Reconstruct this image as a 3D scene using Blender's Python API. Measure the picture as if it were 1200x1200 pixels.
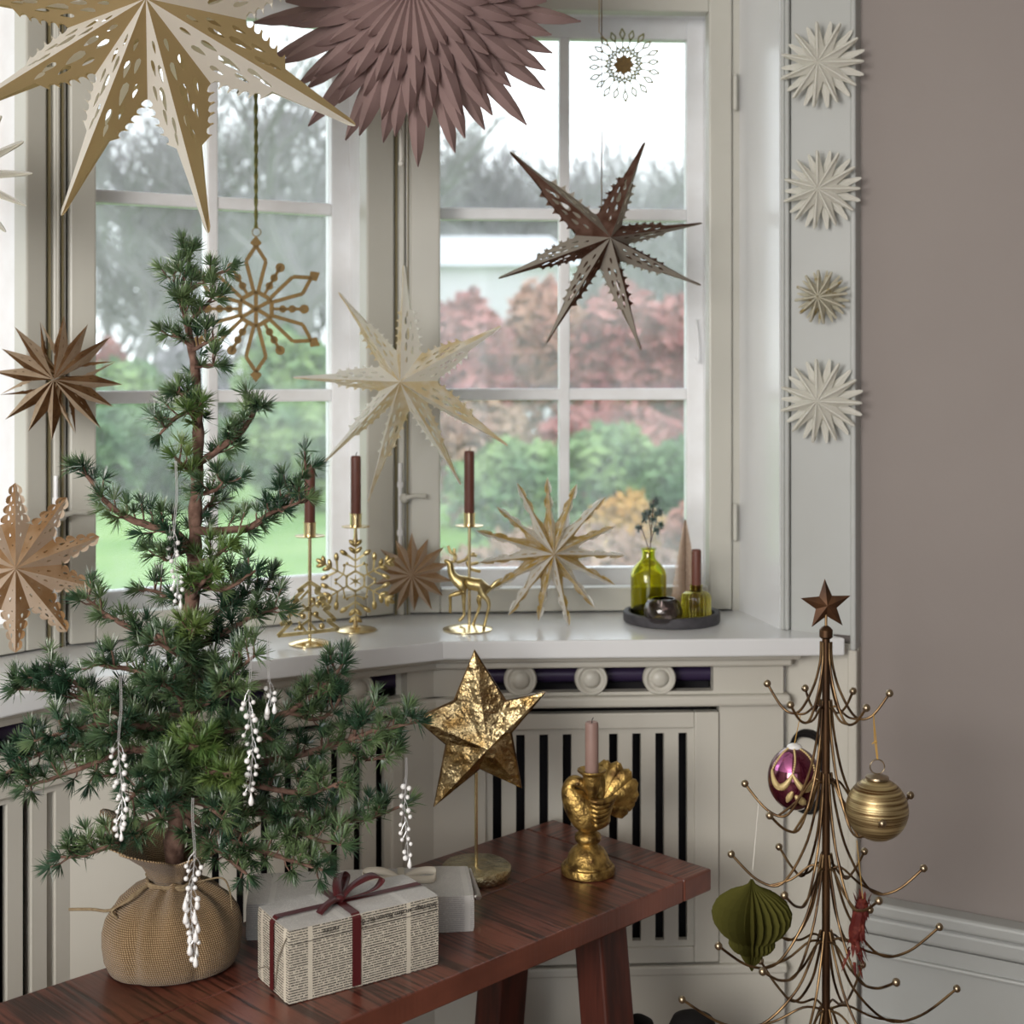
import bpy, bmesh, math, random
from mathutils import Vector, Matrix, geometry, noise
for o in list(bpy.data.objects): bpy.data.objects.remove(o, do_unlink=True)
SC = bpy.context.scene
COL = SC.collection
R = math.radians
PI = math.pi
rnd = random.Random(7)

# ---------------------------------------------------------------- camera
F = 1650.0          # focal length in pixels of the 1200 px frame
HZ = 430.0          # image row of the horizon
CZ = 1.47           # camera height
cd = bpy.data.cameras.new('camera'); cam = bpy.data.objects.new('camera', cd); COL.objects.link(cam)
cam.location = (0, 0, CZ); cam.rotation_euler = (PI/2, 0, 0)
cd.sensor_width = 36; cd.lens = 36*F/1200; cd.shift_y = -(600-HZ)/1200
cd.clip_start = 0.05; cd.clip_end = 500
cd.dof.use_dof = True; cd.dof.focus_distance = 2.38; cd.dof.aperture_fstop = 4.0
SC.camera = cam
# ---------------------------------------------------------------- sky, lights, exposure
w = bpy.data.worlds.new('overcast'); SC.world = w; w.use_nodes = True
bg = w.node_tree.nodes['Background']; bg.inputs[0].default_value = (0.90, 0.95, 1.0, 1); bg.inputs[1].default_value = 2.2
def area(name, loc, target, sx, sy, energy, col=(1, 1, 1)):
    l = bpy.data.lights.new(name, 'AREA'); l.shape = 'RECTANGLE'; l.size = sx; l.size_y = sy; l.energy = energy; l.color = col
    o = bpy.data.objects.new(name, l); COL.objects.link(o); o.location = loc
    o.rotation_euler = (Vector(target)-Vector(loc)).to_track_quat('-Z', 'Y').to_euler()
    return o
area('room_fill_light', (-1.7, -1.1, 1.85), (0.0, 2.8, 0.7), 1.5, 1.4, 98, (1.0, 0.96, 0.91))  # added fill lamp behind the viewer, brightens the room side
SC.view_settings.view_transform = 'Standard'; SC.view_settings.look = 'None'
SC.view_settings.gamma = 1; SC.view_settings.use_curve_mapping = False
SC.view_settings.exposure = 0.42

# ---------------------------------------------------------------- helpers
def P(px, py, d): return Vector(((px-600)/F*d, d, CZ-(py-HZ)/F*d))
def tag(o, label=None, cat=None, group=None, kind=None):
    if label: o['label'] = label
    if cat: o['category'] = cat
    if group: o['group'] = group
    if kind: o['kind'] = kind
    return o
def thing(name, label, cat, loc=(0, 0, 0), rotz=0, group=None, kind=None):
    o = bpy.data.objects.new(name, None); COL.objects.link(o); o.empty_display_size = .05
    o.location = loc; o.rotation_euler = (0, 0, rotz)
    return tag(o, label, cat, group, kind)
def link(name, me, mat=None, parent=None, loc=None, rot=None):
    if mat is not None and not me.materials: me.materials.append(mat)
    o = bpy.data.objects.new(name, me); COL.objects.link(o)
    if parent: o.parent = parent
    if loc is not None: o.location = loc
    if rot is not None: o.rotation_euler = rot
    return o
def bevel(o, wd, seg=2):
    m = o.modifiers.new('bevel', 'BEVEL'); m.width = wd; m.segments = seg; m.limit_method = 'ANGLE'
    return o
def frame_axes(t):
    t = t.normalized(); a = Vector((0, 0, 1)) if abs(t.z) < .9 else Vector((1, 0, 0))
    u = t.cross(a).normalized(); return u, t.cross(u).normalized()

class MB:
    def __init__(s): s.v = []; s.f = []; s.m = []; s.mi = 0
    def add(s, vs, fs):
        b = len(s.v); s.v += [tuple(v) for v in vs]; s.f += [tuple(b+i for i in f) for f in fs]; s.m += [s.mi]*len(fs); return s
    def box(s, x0, x1, y0, y1, z0, z1):
        return s.add([(x0,y0,z0),(x1,y0,z0),(x1,y1,z0),(x0,y1,z0),(x0,y0,z1),(x1,y0,z1),(x1,y1,z1),(x0,y1,z1)],
                     [(0,3,2,1),(4,5,6,7),(0,1,5,4),(1,2,6,5),(2,3,7,6),(3,0,4,7)])
    def tube(s, pts, r, n=8, cap=True, closed=False):
        pts = [Vector(p) for p in pts]; k = len(pts)
        rs = r if isinstance(r, (list, tuple)) else [r]*k
        vs = []; u = None
        for i in range(k):
            if closed: t = pts[(i+1) % k]-pts[i-1]
            else: t = pts[min(i+1, k-1)]-pts[max(i-1, 0)]
            if t.length < 1e-9: t = Vector((0, 0, 1))
            t.normalize()
            if u is None: u, w_ = frame_axes(t)
            else:
                u = u-t*u.dot(t)
                if u.length < 1e-6: u, w_ = frame_axes(t)
                u.normalize(); w_ = t.cross(u)
            for j in range(n):
                a = 2*PI*j/n; vs.append(pts[i]+(u*math.cos(a)+w_*math.sin(a))*rs[i])
        fs = []
        for i in range(k if closed else k-1):
            i2 = (i+1) % k
            for j in range(n): fs.append((i*n+j, i*n+(j+1) % n, i2*n+(j+1) % n, i2*n+j))
        if cap and not closed: fs += [tuple(range(n-1, -1, -1)), tuple((k-1)*n+j for j in range(n))]
        return s.add(vs, fs)
    def lathe(s, prof, n=32, c=(0, 0, 0), cap=True, warp=None):
        vs = []; fs = []
        for r, z in prof:
            for j in range(n):
                a = 2*PI*j/n; rr, zz = (r, z) if warp is None else warp(a, r, z)
                vs.append((c[0]+rr*math.cos(a), c[1]+rr*math.sin(a), c[2]+zz))
        for i in range(len(prof)-1):
            for j in range(n): fs.append((i*n+j, i*n+(j+1) % n, (i+1)*n+(j+1) % n, (i+1)*n+j))
        if cap:
            fs.append(tuple(range(n-1, -1, -1))); fs.append(tuple((len(prof)-1)*n+j for j in range(n)))
        return s.add(vs, fs)
    def ball(s, c, r, n=10, sc=(1, 1, 1)):
        h = max(4, n//2+1); vs = [(c[0], c[1], c[2]-r*sc[2])]; fs = []
        for i in range(1, h):
            t = PI*i/h
            for j in range(n):
                a = 2*PI*j/n; vs.append((c[0]+r*sc[0]*math.sin(t)*math.cos(a), c[1]+r*sc[1]*math.sin(t)*math.sin(a), c[2]-r*sc[2]*math.cos(t)))
        vs.append((c[0], c[1], c[2]+r*sc[2])); e = len(vs)-1
        for j in range(n):
            fs.append((0, 1+(j+1) % n, 1+j)); fs.append((e, e-n+j, e-n+(j+1) % n))
        for i in range(h-2):
            for j in range(n): fs.append((1+i*n+j, 1+i*n+(j+1) % n, 1+(i+1)*n+(j+1) % n, 1+(i+1)*n+j))
        return s.add(vs, fs)
    def prism(s, poly, z0, z1, holes=()):      # poly in xy, extruded in z
        loops = [list(poly)]+[list(h) for h in holes]; flat = [p for l in loops for p in l]; n = len(flat)
        tris = geometry.tessellate_polygon([[Vector((p[0], p[1], 0)) for p in l] for l in loops])
        vs = [(p[0], p[1], z0) for p in flat]+[(p[0], p[1], z1) for p in flat]
        fs = []
        for t in tris:
            a, b, c = (Vector((flat[i][0], flat[i][1], 0)) for i in t)
            up = (b-a).cross(c-a).z > 0
            t = tuple(t) if up else tuple(reversed(t))
            fs.append(tuple(i+n for i in t)); fs.append(tuple(reversed(t)))
        b0 = 0
        for l in loops:
            k = len(l)
            for i in range(k): fs.append((b0+i, b0+(i+1) % k, n+b0+(i+1) % k, n+b0+i))
            b0 += k
        return s.add(vs, fs)
    def xform(s, M, start=0):
        for i in range(start, len(s.v)): s.v[i] = tuple(M @ Vector(s.v[i]))
        return s
    def mesh(s, name, mats=None, smooth=None):
        me = bpy.data.meshes.new(name); me.from_pydata(s.v, [], s.f); me.update()
        for m in (mats if isinstance(mats, (list, tuple)) else ([mats] if mats else [])): me.materials.append(m)
        if len(me.materials) > 1: me.polygons.foreach_set('material_index', s.m)
        bm = bmesh.new(); bm.from_mesh(me); bmesh.ops.recalc_face_normals(bm, faces=bm.faces); bm.to_mesh(me); bm.free()
        if smooth:
            me.polygons.foreach_set('use_smooth', [True]*len(me.polygons)); me.set_sharp_from_angle(angle=R(smooth if smooth is not True else 40))
        return me
    def build(s, name, mats, parent=None, smooth=None, loc=None, rot=None):
        return link(name, s.mesh(name, mats, smooth), None, parent, loc, rot)
XZ = Matrix(((1,0,0,0),(0,0,1,0),(0,1,0,0),(0,0,0,1)))   # maps (x, y, z) to (x, z, y): drawings in xy stand up in xz
def spline(pts, n=6):
    pts = [Vector(p) for p in pts]; out = []
    for i in range(len(pts)-1):
        p0 = pts[max(i-1, 0)]; p1 = pts[i]; p2 = pts[i+1]; p3 = pts[min(i+2, len(pts)-1)]
        for k in range(n):
            t = k/n
            out.append(.5*((2*p1)+(p2-p0)*t+(2*p0-5*p1+4*p2-p3)*t*t+(3*p1-p0-3*p2+p3)*t**3))
    out.append(pts[-1]); return out
def skin_mesh(name, pts, edges, radii, mat, sub=2, scale=10.0, root=0):
    me = bpy.data.meshes.new(name+'_cage'); me.from_pydata([tuple(Vector(p)*scale) for p in pts], edges, []); me.update()
    o = bpy.data.objects.new(name+'_cage', me); COL.objects.link(o)
    sk = o.modifiers.new('skin', 'SKIN'); sk.use_smooth_shade = True
    if not me.skin_vertices: bm = bmesh.new(); bm.from_mesh(me); bm.verts.layers.skin.verify(); bm.to_mesh(me); bm.free()
    for i, r in enumerate(radii):
        r = r if isinstance(r, tuple) else (r, r)
        me.skin_vertices[0].data[i].radius = (r[0]*scale, r[1]*scale); me.skin_vertices[0].data[i].use_root = (i == root)
    sb = o.modifiers.new('sub', 'SUBSURF'); sb.levels = sub; sb.render_levels = sub
    dg = bpy.context.evaluated_depsgraph_get(); dg.update()
    out = bpy.data.meshes.new_from_object(o.evaluated_get(dg)); out.name = name
    out.transform(Matrix.Scale(1/scale, 4)); out.materials.clear(); out.materials.append(mat)
    out.polygons.foreach_set('use_smooth', [True]*len(out.polygons))
    bpy.data.objects.remove(o, do_unlink=True); bpy.data.meshes.remove(me)
    return out

# ---------------------------------------------------------------- materials
MATS = {}
def nt_new(name):
    m = bpy.data.materials.new(name); m.use_nodes = True; nt = m.node_tree
    return m, nt, nt.nodes['Principled BSDF'], nt.nodes['Material Output']
def srgb(r, g, b):
    f = lambda c: (c/255)/12.92 if c/255 <= .04045 else ((c/255+.055)/1.055)**2.4
    return (f(r), f(g), f(b), 1)
def mat(name, col, rough=.5, metal=0, col2=None, nscale=20, stretch=(1, 1, 1), bump=0, bscale=None, bdist=.002, spec=.5, coat=0, detail=4, lo=.35, hi=.65, sheen=0):
    m, nt, b, out = nt_new(name); N = nt.nodes; L = nt.links
    b.inputs['Base Color'].default_value = col; b.inputs['Roughness'].default_value = rough; b.inputs['Metallic'].default_value = metal
    b.inputs['Specular IOR Level'].default_value = spec; b.inputs['Coat Weight'].default_value = coat; b.inputs['Coat Roughness'].default_value = .15
    b.inputs['Sheen Weight'].default_value = sheen
    if col2 or bump:
        tc = N.new('ShaderNodeTexCoord'); mp = N.new('ShaderNodeMapping'); mp.inputs['Scale'].default_value = stretch
        L.new(tc.outputs['Object'], mp.inputs['Vector'])
    if col2:
        nz = N.new('ShaderNodeTexNoise'); nz.inputs['Scale'].default_value = nscale; nz.inputs['Detail'].default_value = detail
        L.new(mp.outputs[0], nz.inputs['Vector']); rp = N.new('ShaderNodeValToRGB')
        rp.color_ramp.elements[0].color = col; rp.color_ramp.elements[1].color = col2; rp.color_ramp.elements[0].position = lo; rp.color_ramp.elements[1].position = hi
        L.new(nz.outputs['Fac'], rp.inputs[0]); L.new(rp.outputs[0], b.inputs['Base Color'])
    if bump:
        n2 = N.new('ShaderNodeTexNoise'); n2.inputs['Scale'].default_value = bscale or nscale; n2.inputs['Detail'].default_value = 5
        L.new(mp.outputs[0], n2.inputs['Vector']); bp = N.new('ShaderNodeBump'); bp.inputs['Strength'].default_value = bump; bp.inputs['Distance'].default_value = bdist
        L.new(n2.outputs['Fac'], bp.inputs['Height']); L.new(bp.outputs[0], b.inputs['Normal'])
    MATS[name] = m; return m
def paper(name, col, back, tr=.35, col2=None, nscale=30, speck=False):
    m, nt, b, out = nt_new(name); N = nt.nodes; L = nt.links; N.remove(b)
    d = N.new('ShaderNodeBsdfDiffuse'); t = N.new('ShaderNodeBsdfTranslucent'); mx = N.new('ShaderNodeMixShader')
    d.inputs[0].default_value = col; t.inputs[0].default_value = back; mx.inputs[0].default_value = tr
    if col2:
        tc = N.new('ShaderNodeTexCoord'); nz = N.new('ShaderNodeTexNoise'); nz.inputs['Scale'].default_value = nscale; nz.inputs['Detail'].default_value = 6
        rp = N.new('ShaderNodeValToRGB'); rp.color_ramp.elements[0].color = col; rp.color_ramp.elements[1].color = col2
        rp.color_ramp.elements[0].position = .58 if speck else .4; rp.color_ramp.elements[1].position = .64 if speck else .62
        L.new(tc.outputs['Object'], nz.inputs['Vector']); L.new(nz.outputs['Fac'], rp.inputs[0]); L.new(rp.outputs[0], d.inputs[0])
    L.new(d.outputs[0], mx.inputs[1]); L.new(t.outputs[0], mx.inputs[2]); L.new(mx.outputs[0], out.inputs[0])
    MATS[name] = m; return m

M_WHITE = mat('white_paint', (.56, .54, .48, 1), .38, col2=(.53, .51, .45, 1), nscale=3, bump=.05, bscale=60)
M_SILL = mat('sill_paint', (.72, .73, .74, 1), .22, col2=(.68, .69, .70, 1), nscale=4, bump=.04, bscale=50)
M_SASH = mat('sash_paint', (.86, .87, .89, 1), .35, col2=(.80, .80, .81, 1), nscale=14, bump=.06, bscale=90)
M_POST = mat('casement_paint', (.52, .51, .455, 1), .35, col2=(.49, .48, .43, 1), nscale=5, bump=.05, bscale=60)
M_SEAM = mat('frame_seam', (.26, .22, .12, 1), .8)
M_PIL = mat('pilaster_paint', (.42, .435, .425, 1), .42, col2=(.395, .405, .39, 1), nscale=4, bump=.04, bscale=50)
M_MAUVE = mat('mauve_wall', (.262, .23, .214, 1), .75, col2=(.25, .218, .203, 1), nscale=2.5, bump=.15, bscale=140, bdist=.001)
M_DARK = mat('dark_void', (.012, .010, .014, 1), .7)
M_PIPE = mat('heating_pipe', (.035, .022, .06, 1), .35)
M_CEIL = mat('ceiling_paint', (.66, .64, .60, 1), .8)
M_FLOOR = mat('floor_boards', (.11, .065, .04, 1), .5, col2=(.17, .10, .06, 1), nscale=6, stretch=(1, 12, 1))
M_BRASS = mat('polished_brass', (.82, .68, .40, 1), .22, 1)
M_BRASS_D = mat('cast_brass', (.66, .54, .28, 1), .33, 1, col2=(.40, .30, .12, 1), nscale=45, bump=.3, bscale=90, bdist=.003)
M_GOLD = mat('antique_gold', (.50, .33, .10, 1), .36, .85, col2=(.12, .065, .02, 1), nscale=46, bump=.6, bscale=120, bdist=.005, lo=.40, hi=.66)
M_LEAF = mat('crinkled_gold_foil', (.66, .53, .30, 1), .25, 1, col2=(.38, .24, .09, 1), nscale=26, bump=1.0, bscale=34, bdist=.014)
M_LEAFB = mat('silvery_gold_foil', (.68, .62, .44, 1), .25, 1, col2=(.5, .42, .24, 1), nscale=30, bump=1.0, bscale=45, bdist=.010)
M_IRON = mat('bronze_rod', (.26, .165, .08, 1), .34, .9, col2=(.07, .04, .022, 1), nscale=24, lo=.4, hi=.60)
M_POLE = mat('dark_bronze_pole', (.060, .032, .018, 1), .38, .85, col2=(.14, .075, .035, 1), nscale=18, stretch=(1, 1, .3), lo=.45, hi=.65)
M_TIP = mat('pewter_ball', (.34, .27, .18, 1), .28, .95)
M_RUST = mat('rusted_star', (.11, .05, .022, 1), .5, .6, col2=(.045, .022, .012, 1), nscale=28, bump=.3)
M_BCAND = mat('brown_wax', (.135, .045, .030, 1), .5, col2=(.115, .038, .026, 1), nscale=15)
M_PCAND = mat('rose_wax', (.29, .185, .155, 1), .5, col2=(.26, .165, .14, 1), nscale=20)
M_WICK = mat('wick', (.02, .02, .02, 1), .9)
M_STRING = mat('white_string', (.55, .53, .48, 1), .9)
M_GSTR = mat('gold_string', (.42, .25, .06, 1), .8)
M_GREENCORD = mat('green_gold_ribbon', (.20, .19, .055, 1), .6, .3, col2=(.12, .13, .035, 1), nscale=120, lo=.45, hi=.55)
M_OCHRE = mat('mustard_glitter', (.18, .105, .020, 1), .55, .25, col2=(.135, .078, .016, 1), nscale=160, bump=.4, bscale=200)
M_BARK = mat('larch_bark', (.075, .036, .024, 1), .9, col2=(.19, .11, .08, 1), nscale=60, bump=.9, bscale=90, bdist=.004)
M_PEARL = mat('pearl', (.74, .73, .72, 1), .2, coat=.5)
M_WIRE = mat('silver_wire', (.62, .62, .62, 1), .35, .6)
M_TWINE = mat('jute_twine', (.16, .11, .06, 1), .9, col2=(.25, .19, .11, 1), nscale=200)
M_RIB = mat('burgundy_ribbon', (.075, .010, .012, 1), .42)
M_RIBW = mat('cream_ribbon', (.55, .50, .42, 1), .6)
M_STONE = mat('charcoal_tray', (.035, .033, .038, 1), .65, col2=(.055, .052, .058, 1), nscale=60, bump=.2)
M_HOOK = mat('black_iron', (.008, .007, .007, 1), .75, spec=.2)

def mat_glass():
    m, nt, b, out = nt_new('window_glass'); N = nt.nodes; L = nt.links; N.remove(b)
    tr = N.new('ShaderNodeBsdfTransparent'); gl = N.new('ShaderNodeBsdfGlossy'); gl.inputs['Roughness'].default_value = .02
    tl = N.new('ShaderNodeBsdfTranslucent'); tl.inputs[0].default_value = (.95, .97, 1, 1); tr.inputs[0].default_value = (.97, .98, .98, 1)
    fr = N.new('ShaderNodeFresnel'); fr.inputs[0].default_value = 1.3
    tc = N.new('ShaderNodeTexCoord'); nz = N.new('ShaderNodeTexNoise'); nz.inputs['Scale'].default_value = 5; nz.inputs['Detail'].default_value = 6
    vo = N.new('ShaderNodeTexVoronoi'); vo.inputs['Scale'].default_value = 70
    L.new(tc.outputs['Object'], nz.inputs['Vector']); L.new(tc.outputs['Object'], vo.inputs['Vector'])
    r1 = N.new('ShaderNodeMapRange'); r1.inputs[1].default_value = .35; r1.inputs[2].default_value = .75; r1.inputs[3].default_value = .05; r1.inputs[4].default_value = .17
    L.new(nz.outputs['Fac'], r1.inputs[0])
    r2 = N.new('ShaderNodeMapRange'); r2.inputs[1].default_value = .0; r2.inputs[2].default_value = .18; r2.inputs[3].default_value = .22; r2.inputs[4].default_value = 0
    L.new(vo.outputs['Distance'], r2.inputs[0])
    mu = N.new('ShaderNodeMath'); mu.operation = 'MULTIPLY'; L.new(r2.outputs[0], mu.inputs[0]); L.new(nz.outputs['Fac'], mu.inputs[1])
    ad = N.new('ShaderNodeMath'); ad.operation = 'ADD'; L.new(r1.outputs[0], ad.inputs[0]); L.new(mu.outputs[0], ad.inputs[1])
    m1 = N.new('ShaderNodeMixShader'); m2 = N.new('ShaderNodeMixShader')
    L.new(ad.outputs[0], m1.inputs[0]); L.new(tr.outputs[0], m1.inputs[1]); L.new(tl.outputs[0], m1.inputs[2])
    L.new(fr.outputs[0], m2.inputs[0]); L.new(m1.outputs[0], m2.inputs[1]); L.new(gl.outputs[0], m2.inputs[2]); L.new(m2.outputs[0], out.inputs[0])
    return m
M_GLASS = mat_glass()

# ================================================================ SETTING
class Facet:
    """vertical plane running left to right; local x along it, local y away from the room, z up"""
    def __init__(s, a, b):
        s.a = Vector((a[0], a[1], 0)); s.len = (Vector((b[0], b[1], 0))-s.a).length
        s.ang = math.atan2(b[1]-a[1], b[0]-a[0]); s.u = Vector((math.cos(s.ang), math.sin(s.ang), 0)); s.n = Vector((-s.u.y, s.u.x, 0))
    def u_px(s, px, y=0):
        k = (px-600)/F; q = s.a+s.n*y
        return (k*q.y-q.x)/(s.u.x-k*s.u.y)
    def pt(s, u, y=0, z=0): return s.a+s.u*u+s.n*y+Vector((0, 0, z))
    def d(s, u, y=0): return (s.a+s.u*u+s.n*y).y
    def z_px(s, px, py, y=0): return CZ-(py-HZ)/F*s.d(s.u_px(px, y), y)
    def root(s, name, label, cat, kind=None): return thing(name, label, cat, (s.a.x, s.a.y, 0), s.ang, None, kind)

K1 = (-.1434, 2.92); K2 = (-.769, 2.579); R0 = (.701, 2.962); E3 = (K2[0]-.6157*.9, K2[1]-.788*.9)
WA = (.527, 3.285); WB = (-.253, 3.235); WC = (-.929, 2.85); WD = (WC[0]-.6157*.8, WC[1]-.788*.8)
SILL = .90
CEIL = 2.75
FP = [Facet(K1, R0), Facet(K2, K1), Facet(E3, K2)]
FW = [Facet(WB, WA), Facet(WC, WB), Facet(WD, WC)]

# floor and ceiling
tag(MB().box(-3.5, 3.6, -2.2, 3.9, -.12, 0).build('floor', M_FLOOR), 'dark wooden floor of the room', 'floor', kind='structure')
tag(MB().box(-3.5, 3.6, -1.7, 3.9, CEIL, CEIL+.1).build('ceiling', M_CEIL), 'plain white ceiling', 'ceiling', kind='structure')

# right wall with tall baseboard, and the pilaster beside the window
PA = Vector((.586, 3.062, 0)); ang_r = -R(29.7)
FR = Facet((PA.x, PA.y), (PA.x+math.cos(ang_r), PA.y+math.sin(ang_r)))
U_PE = FR.u_px(1004)          # right edge of the pilaster face
wr = FR.root('wall_right', 'matt mauve plaster wall right of the window bay', 'wall', 'structure')
MB().box(U_PE-.06, 3.4, .03, .12, 0, CEIL).build('plaster', M_MAUVE, wr)
br = FR.root('baseboard_right', 'tall white panelled baseboard under the mauve wall', 'baseboard', 'structure')
zb = FR.z_px(1012, 1049, .01)
MB().box(U_PE+.012, 3.4, -.002, .03, 0, zb-.075).build('board', M_PIL, br)
bevel(MB().box(U_PE+.012, 3.4, -.022, .03, zb-.03, zb).build('cap_moulding', M_PIL, br), .008, 3)
bevel(MB().box(U_PE+.012, 3.4, -.012, .03, zb-.072, zb-.032).build('cove_moulding', M_PIL, br), .010, 3)
bevel(MB().box(U_PE+.012, 3.4, -.010, .03, zb-.118, zb-.108).build('bead_moulding', M_PIL, br), .004, 2)
bevel(MB().box(U_PE+.012, 3.4, -.014, .03, 0, .11).build('foot_moulding', M_PIL, br), .006, 2)
tp = FR.root('trim_1', 'flat white pilaster between the window and the mauve wall', 'pilaster', 'structure')
MB().box(.022, U_PE-.012, 0, .10, SILL, CEIL).build('face_panel', M_PIL, tp)
bevel(MB().box(0, .009, -.008, .10, SILL, CEIL).build('edge_bead', M_PIL, tp), .003)
bevel(MB().box(.010, .020, -.012, .10, SILL, CEIL).build('edge_bead', M_PIL, tp), .004)
bevel(MB().box(U_PE-.012, U_PE, -.010, .10, SILL-.03, CEIL).build('edge_bead', M_PIL, tp), .004)
MB().box(0, U_PE, .012, .10, 0, SILL-.02).build('lower_panel', M_WHITE, tp)
bevel(MB().box(U_PE-.02, U_PE, -.002, .10, 0, SILL-.03).build('lower_bead', M_WHITE, tp), .004)
# window reveal
rv = MB()
a = Vector((WA[0]+.004, WA[1]+.02, 0)); b = Vector((PA.x-.004, PA.y+.004, 0)); nrm = Vector((.12, .03, 0))
rv.add([a, b, b+nrm, a+nrm, a+Vector((0,0,CEIL)), b+Vector((0,0,CEIL)), b+nrm+Vector((0,0,CEIL)), a+nrm+Vector((0,0,CEIL))],
       [(0,3,2,1),(4,5,6,7),(0,1,5,4),(1,2,6,5),(2,3,7,6),(3,0,4,7)])
tag(rv.build('trim_2', M_SILL), 'plain white window reveal beside the hinged casement', 'reveal', kind='structure')
# left wall that carries on after the bay
fl = Facet((WD[0]-1.2, WD[1]-2.2), (WD[0], WD[1]))
wl = fl.root('wall_left', 'mauve plaster wall left of the window bay', 'wall', 'structure')
MB().box(-.2, fl.len, 0, .1, 0, CEIL).build('plaster', M_MAUVE, wl)

wb_ = thing('wall_back', 'plain mauve wall behind the viewer with a wide window opening', 'wall', kind='structure')
for a_ in ((-3.5, -1.3, 0, CEIL), (.5, 3.6, 0, CEIL), (-1.3, .5, 0, .5), (-1.3, .5, 2.3, CEIL)): MB().box(a_[0], a_[1], -1.7, -1.6, a_[2], a_[3]).build('plaster', M_MAUVE, wb_)
ws_ = thing('wall_side', 'plain mauve side walls beyond the picture', 'wall', kind='structure')
MB().box(-3.5, -3.4, -1.6, .1, 0, CEIL).build('plaster', M_MAUVE, ws_); MB().box(-3.5, -2.55, .05, .15, 0, CEIL).build('plaster', M_MAUVE, ws_); MB().box(3.5, 3.6, -1.6, 1.5, 0, CEIL).build('plaster', M_MAUVE, ws_)

# continuous window sill that follows the bay
fr_ = [E3, K2, K1, R0]
back = [(PA.x+.03, PA.y+.03), (WA[0]+.06, WA[1]+.10), (WB[0], WB[1]+.10), (WC[0]-.05, WC[1]+.08), (WD[0]-.08, WD[1]+.06)]
ts = thing('trim_3', 'broad white painted window sill running around the bay', 'window sill', kind='structure')
bevel(MB().prism(fr_+back, SILL-.038, SILL).build('sill_board', M_SILL, ts), .004, 2)

# radiator covers below the sill
M_ROS = M_WHITE
PO = .085                    # how far the cover faces stand behind the sill edge
LV = dict(top=.862, mould=.838, fr1=.828, fr0=.772, cor0=.742, door1=.731, op1=.682, op0=.236, door0=.186, pl=.165)
def rosette_mesh():
    b = MB(); b.lathe([(.0355, .0), (.0355, .012), (.033, .0155), (.028, .0155), (.025, .011), (.021, .0095), (.019, .011), (.018, .016), (.013, .0205), (.006, .0225), (.001, .023)], 36)
    b.xform(Matrix.Rotation(PI/2, 4, 'X')); return b.mesh('rosette', M_ROS, 50)
ROS = rosette_mesh()
def cover(fi, label, u0, u1, slot, ros, gaps, door, uend):
    f = FP[fi]; r = f.root('radiator_cover', label, 'radiator cover')
    y = PO; s = M_WHITE
    # local x is measured on the sill edge line, y = PO is the cover face
    bevel(MB().box(u0, uend+.03, y-.045, y+.02, LV['mould']+.008, LV['top']).build('cornice', s, r), .006, 3)
    bevel(MB().box(u0, uend+.015, y-.022, y+.02, LV['fr1'], LV['mould']+.007).build('cornice', s, r), .006, 3)
    fz = MB(); fz.box(u0, slot[0], y, y+.03, LV['fr0']-.03, LV['fr1']); fz.box(slot[1], u1, y, y+.03, LV['fr0']-.03, LV['fr1'])
    fz.box(slot[0], slot[1], y, y+.03, LV['fr0']-.03, LV['fr0']); fz.build('frieze', s, r)
    MB().box(slot[0]-.01, slot[1]+.01, y+.10, y+.11, .05, LV['top']).build('dark_back', M_DARK, r)
    MB().tube([(slot[0]-.02, y+.055, LV['fr0']+.028), (slot[1]+.02, y+.055, LV['fr0']+.028)], .018, 14).build('heating_pipe', M_PIPE, r, 40)
    for u in ros: link('rosette', ROS, None, r, (u, y+.012, (LV['fr0']+LV['fr1'])/2))
    bevel(MB().box(u0, uend+.012, y-.020, y+.02, LV['cor0'], LV['fr0']-.006).build('rail_moulding', s, r), .007, 3)
    # side posts
    MB().box(u0, door[0]-.002, y, y+.03, LV['door0'], LV['cor0']).build('post', s, r)
    MB().box(door[1]+.002, u1, y, y+.03, LV['door0'], LV['cor0']).build('post', s, r)
    # grille door: frame, bars
    g0 = gaps[0]-.012; g1 = gaps[-1]+.012
    dr = MB(); dy0, dy1 = y-.007, y+.02
    dr.box(door[0], g0-.012, dy0, dy1, LV['door0']+.004, LV['door1']-.003); dr.box(g1+.012, door[1], dy0, dy1, LV['door0']+.004, LV['door1']-.003)
    dr.box(g0-.012, g1+.012, dy0, dy1, LV['op1']+.012, LV['door1']-.003); dr.box(g0-.012, g1+.012, dy0, dy1, LV['door0']+.004, LV['op0']-.012)
    dd = bevel(dr.build('grille_door', s, r), .003)
    by0, by1 = y+.002, y+.018
    ed = MB(); ed.box(g0-.012, g1+.012, by0, by1, LV['op1'], LV['op1']+.012); ed.box(g0-.012, g1+.012, by0, by1, LV['op0']-.012, LV['op0'])
    ed.box(g0-.012, gaps[0]-.0095, by0, by1, LV['op0'], LV['op1']); ed.box(gaps[-1]+.0095, g1+.012, by0, by1, LV['op0'], LV['op1'])
    ed.build('grille_edge', s, dd)
    bw = .05-.019
    sm = MB().box(-bw/2, bw/2, by0, by1, LV['op0'], LV['op1']).mesh('grille_bar', s)
    for a_, b_ in zip(gaps[:-1], gaps[1:]): link('grille_bar', sm, None, dd, ((a_+b_)/2, 0, 0))
    bevel(MB().box(u0, uend+.006, y-.014, y+.02, LV['pl'], LV['door0']).build('plinth_moulding', s, r), .005, 3)
    MB().box(u0, uend, y-.010, y+.02, 0, LV['pl']).build('plinth', s, r)
    if uend > u1-.001 and fi == 0:
        MB().box(uend-.03, uend, y+.021, y+.12, 0, LV['top']).build('end_panel', s, r)
    return r
U = lambda fi, px: FP[fi].u_px(px, PO)
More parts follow.
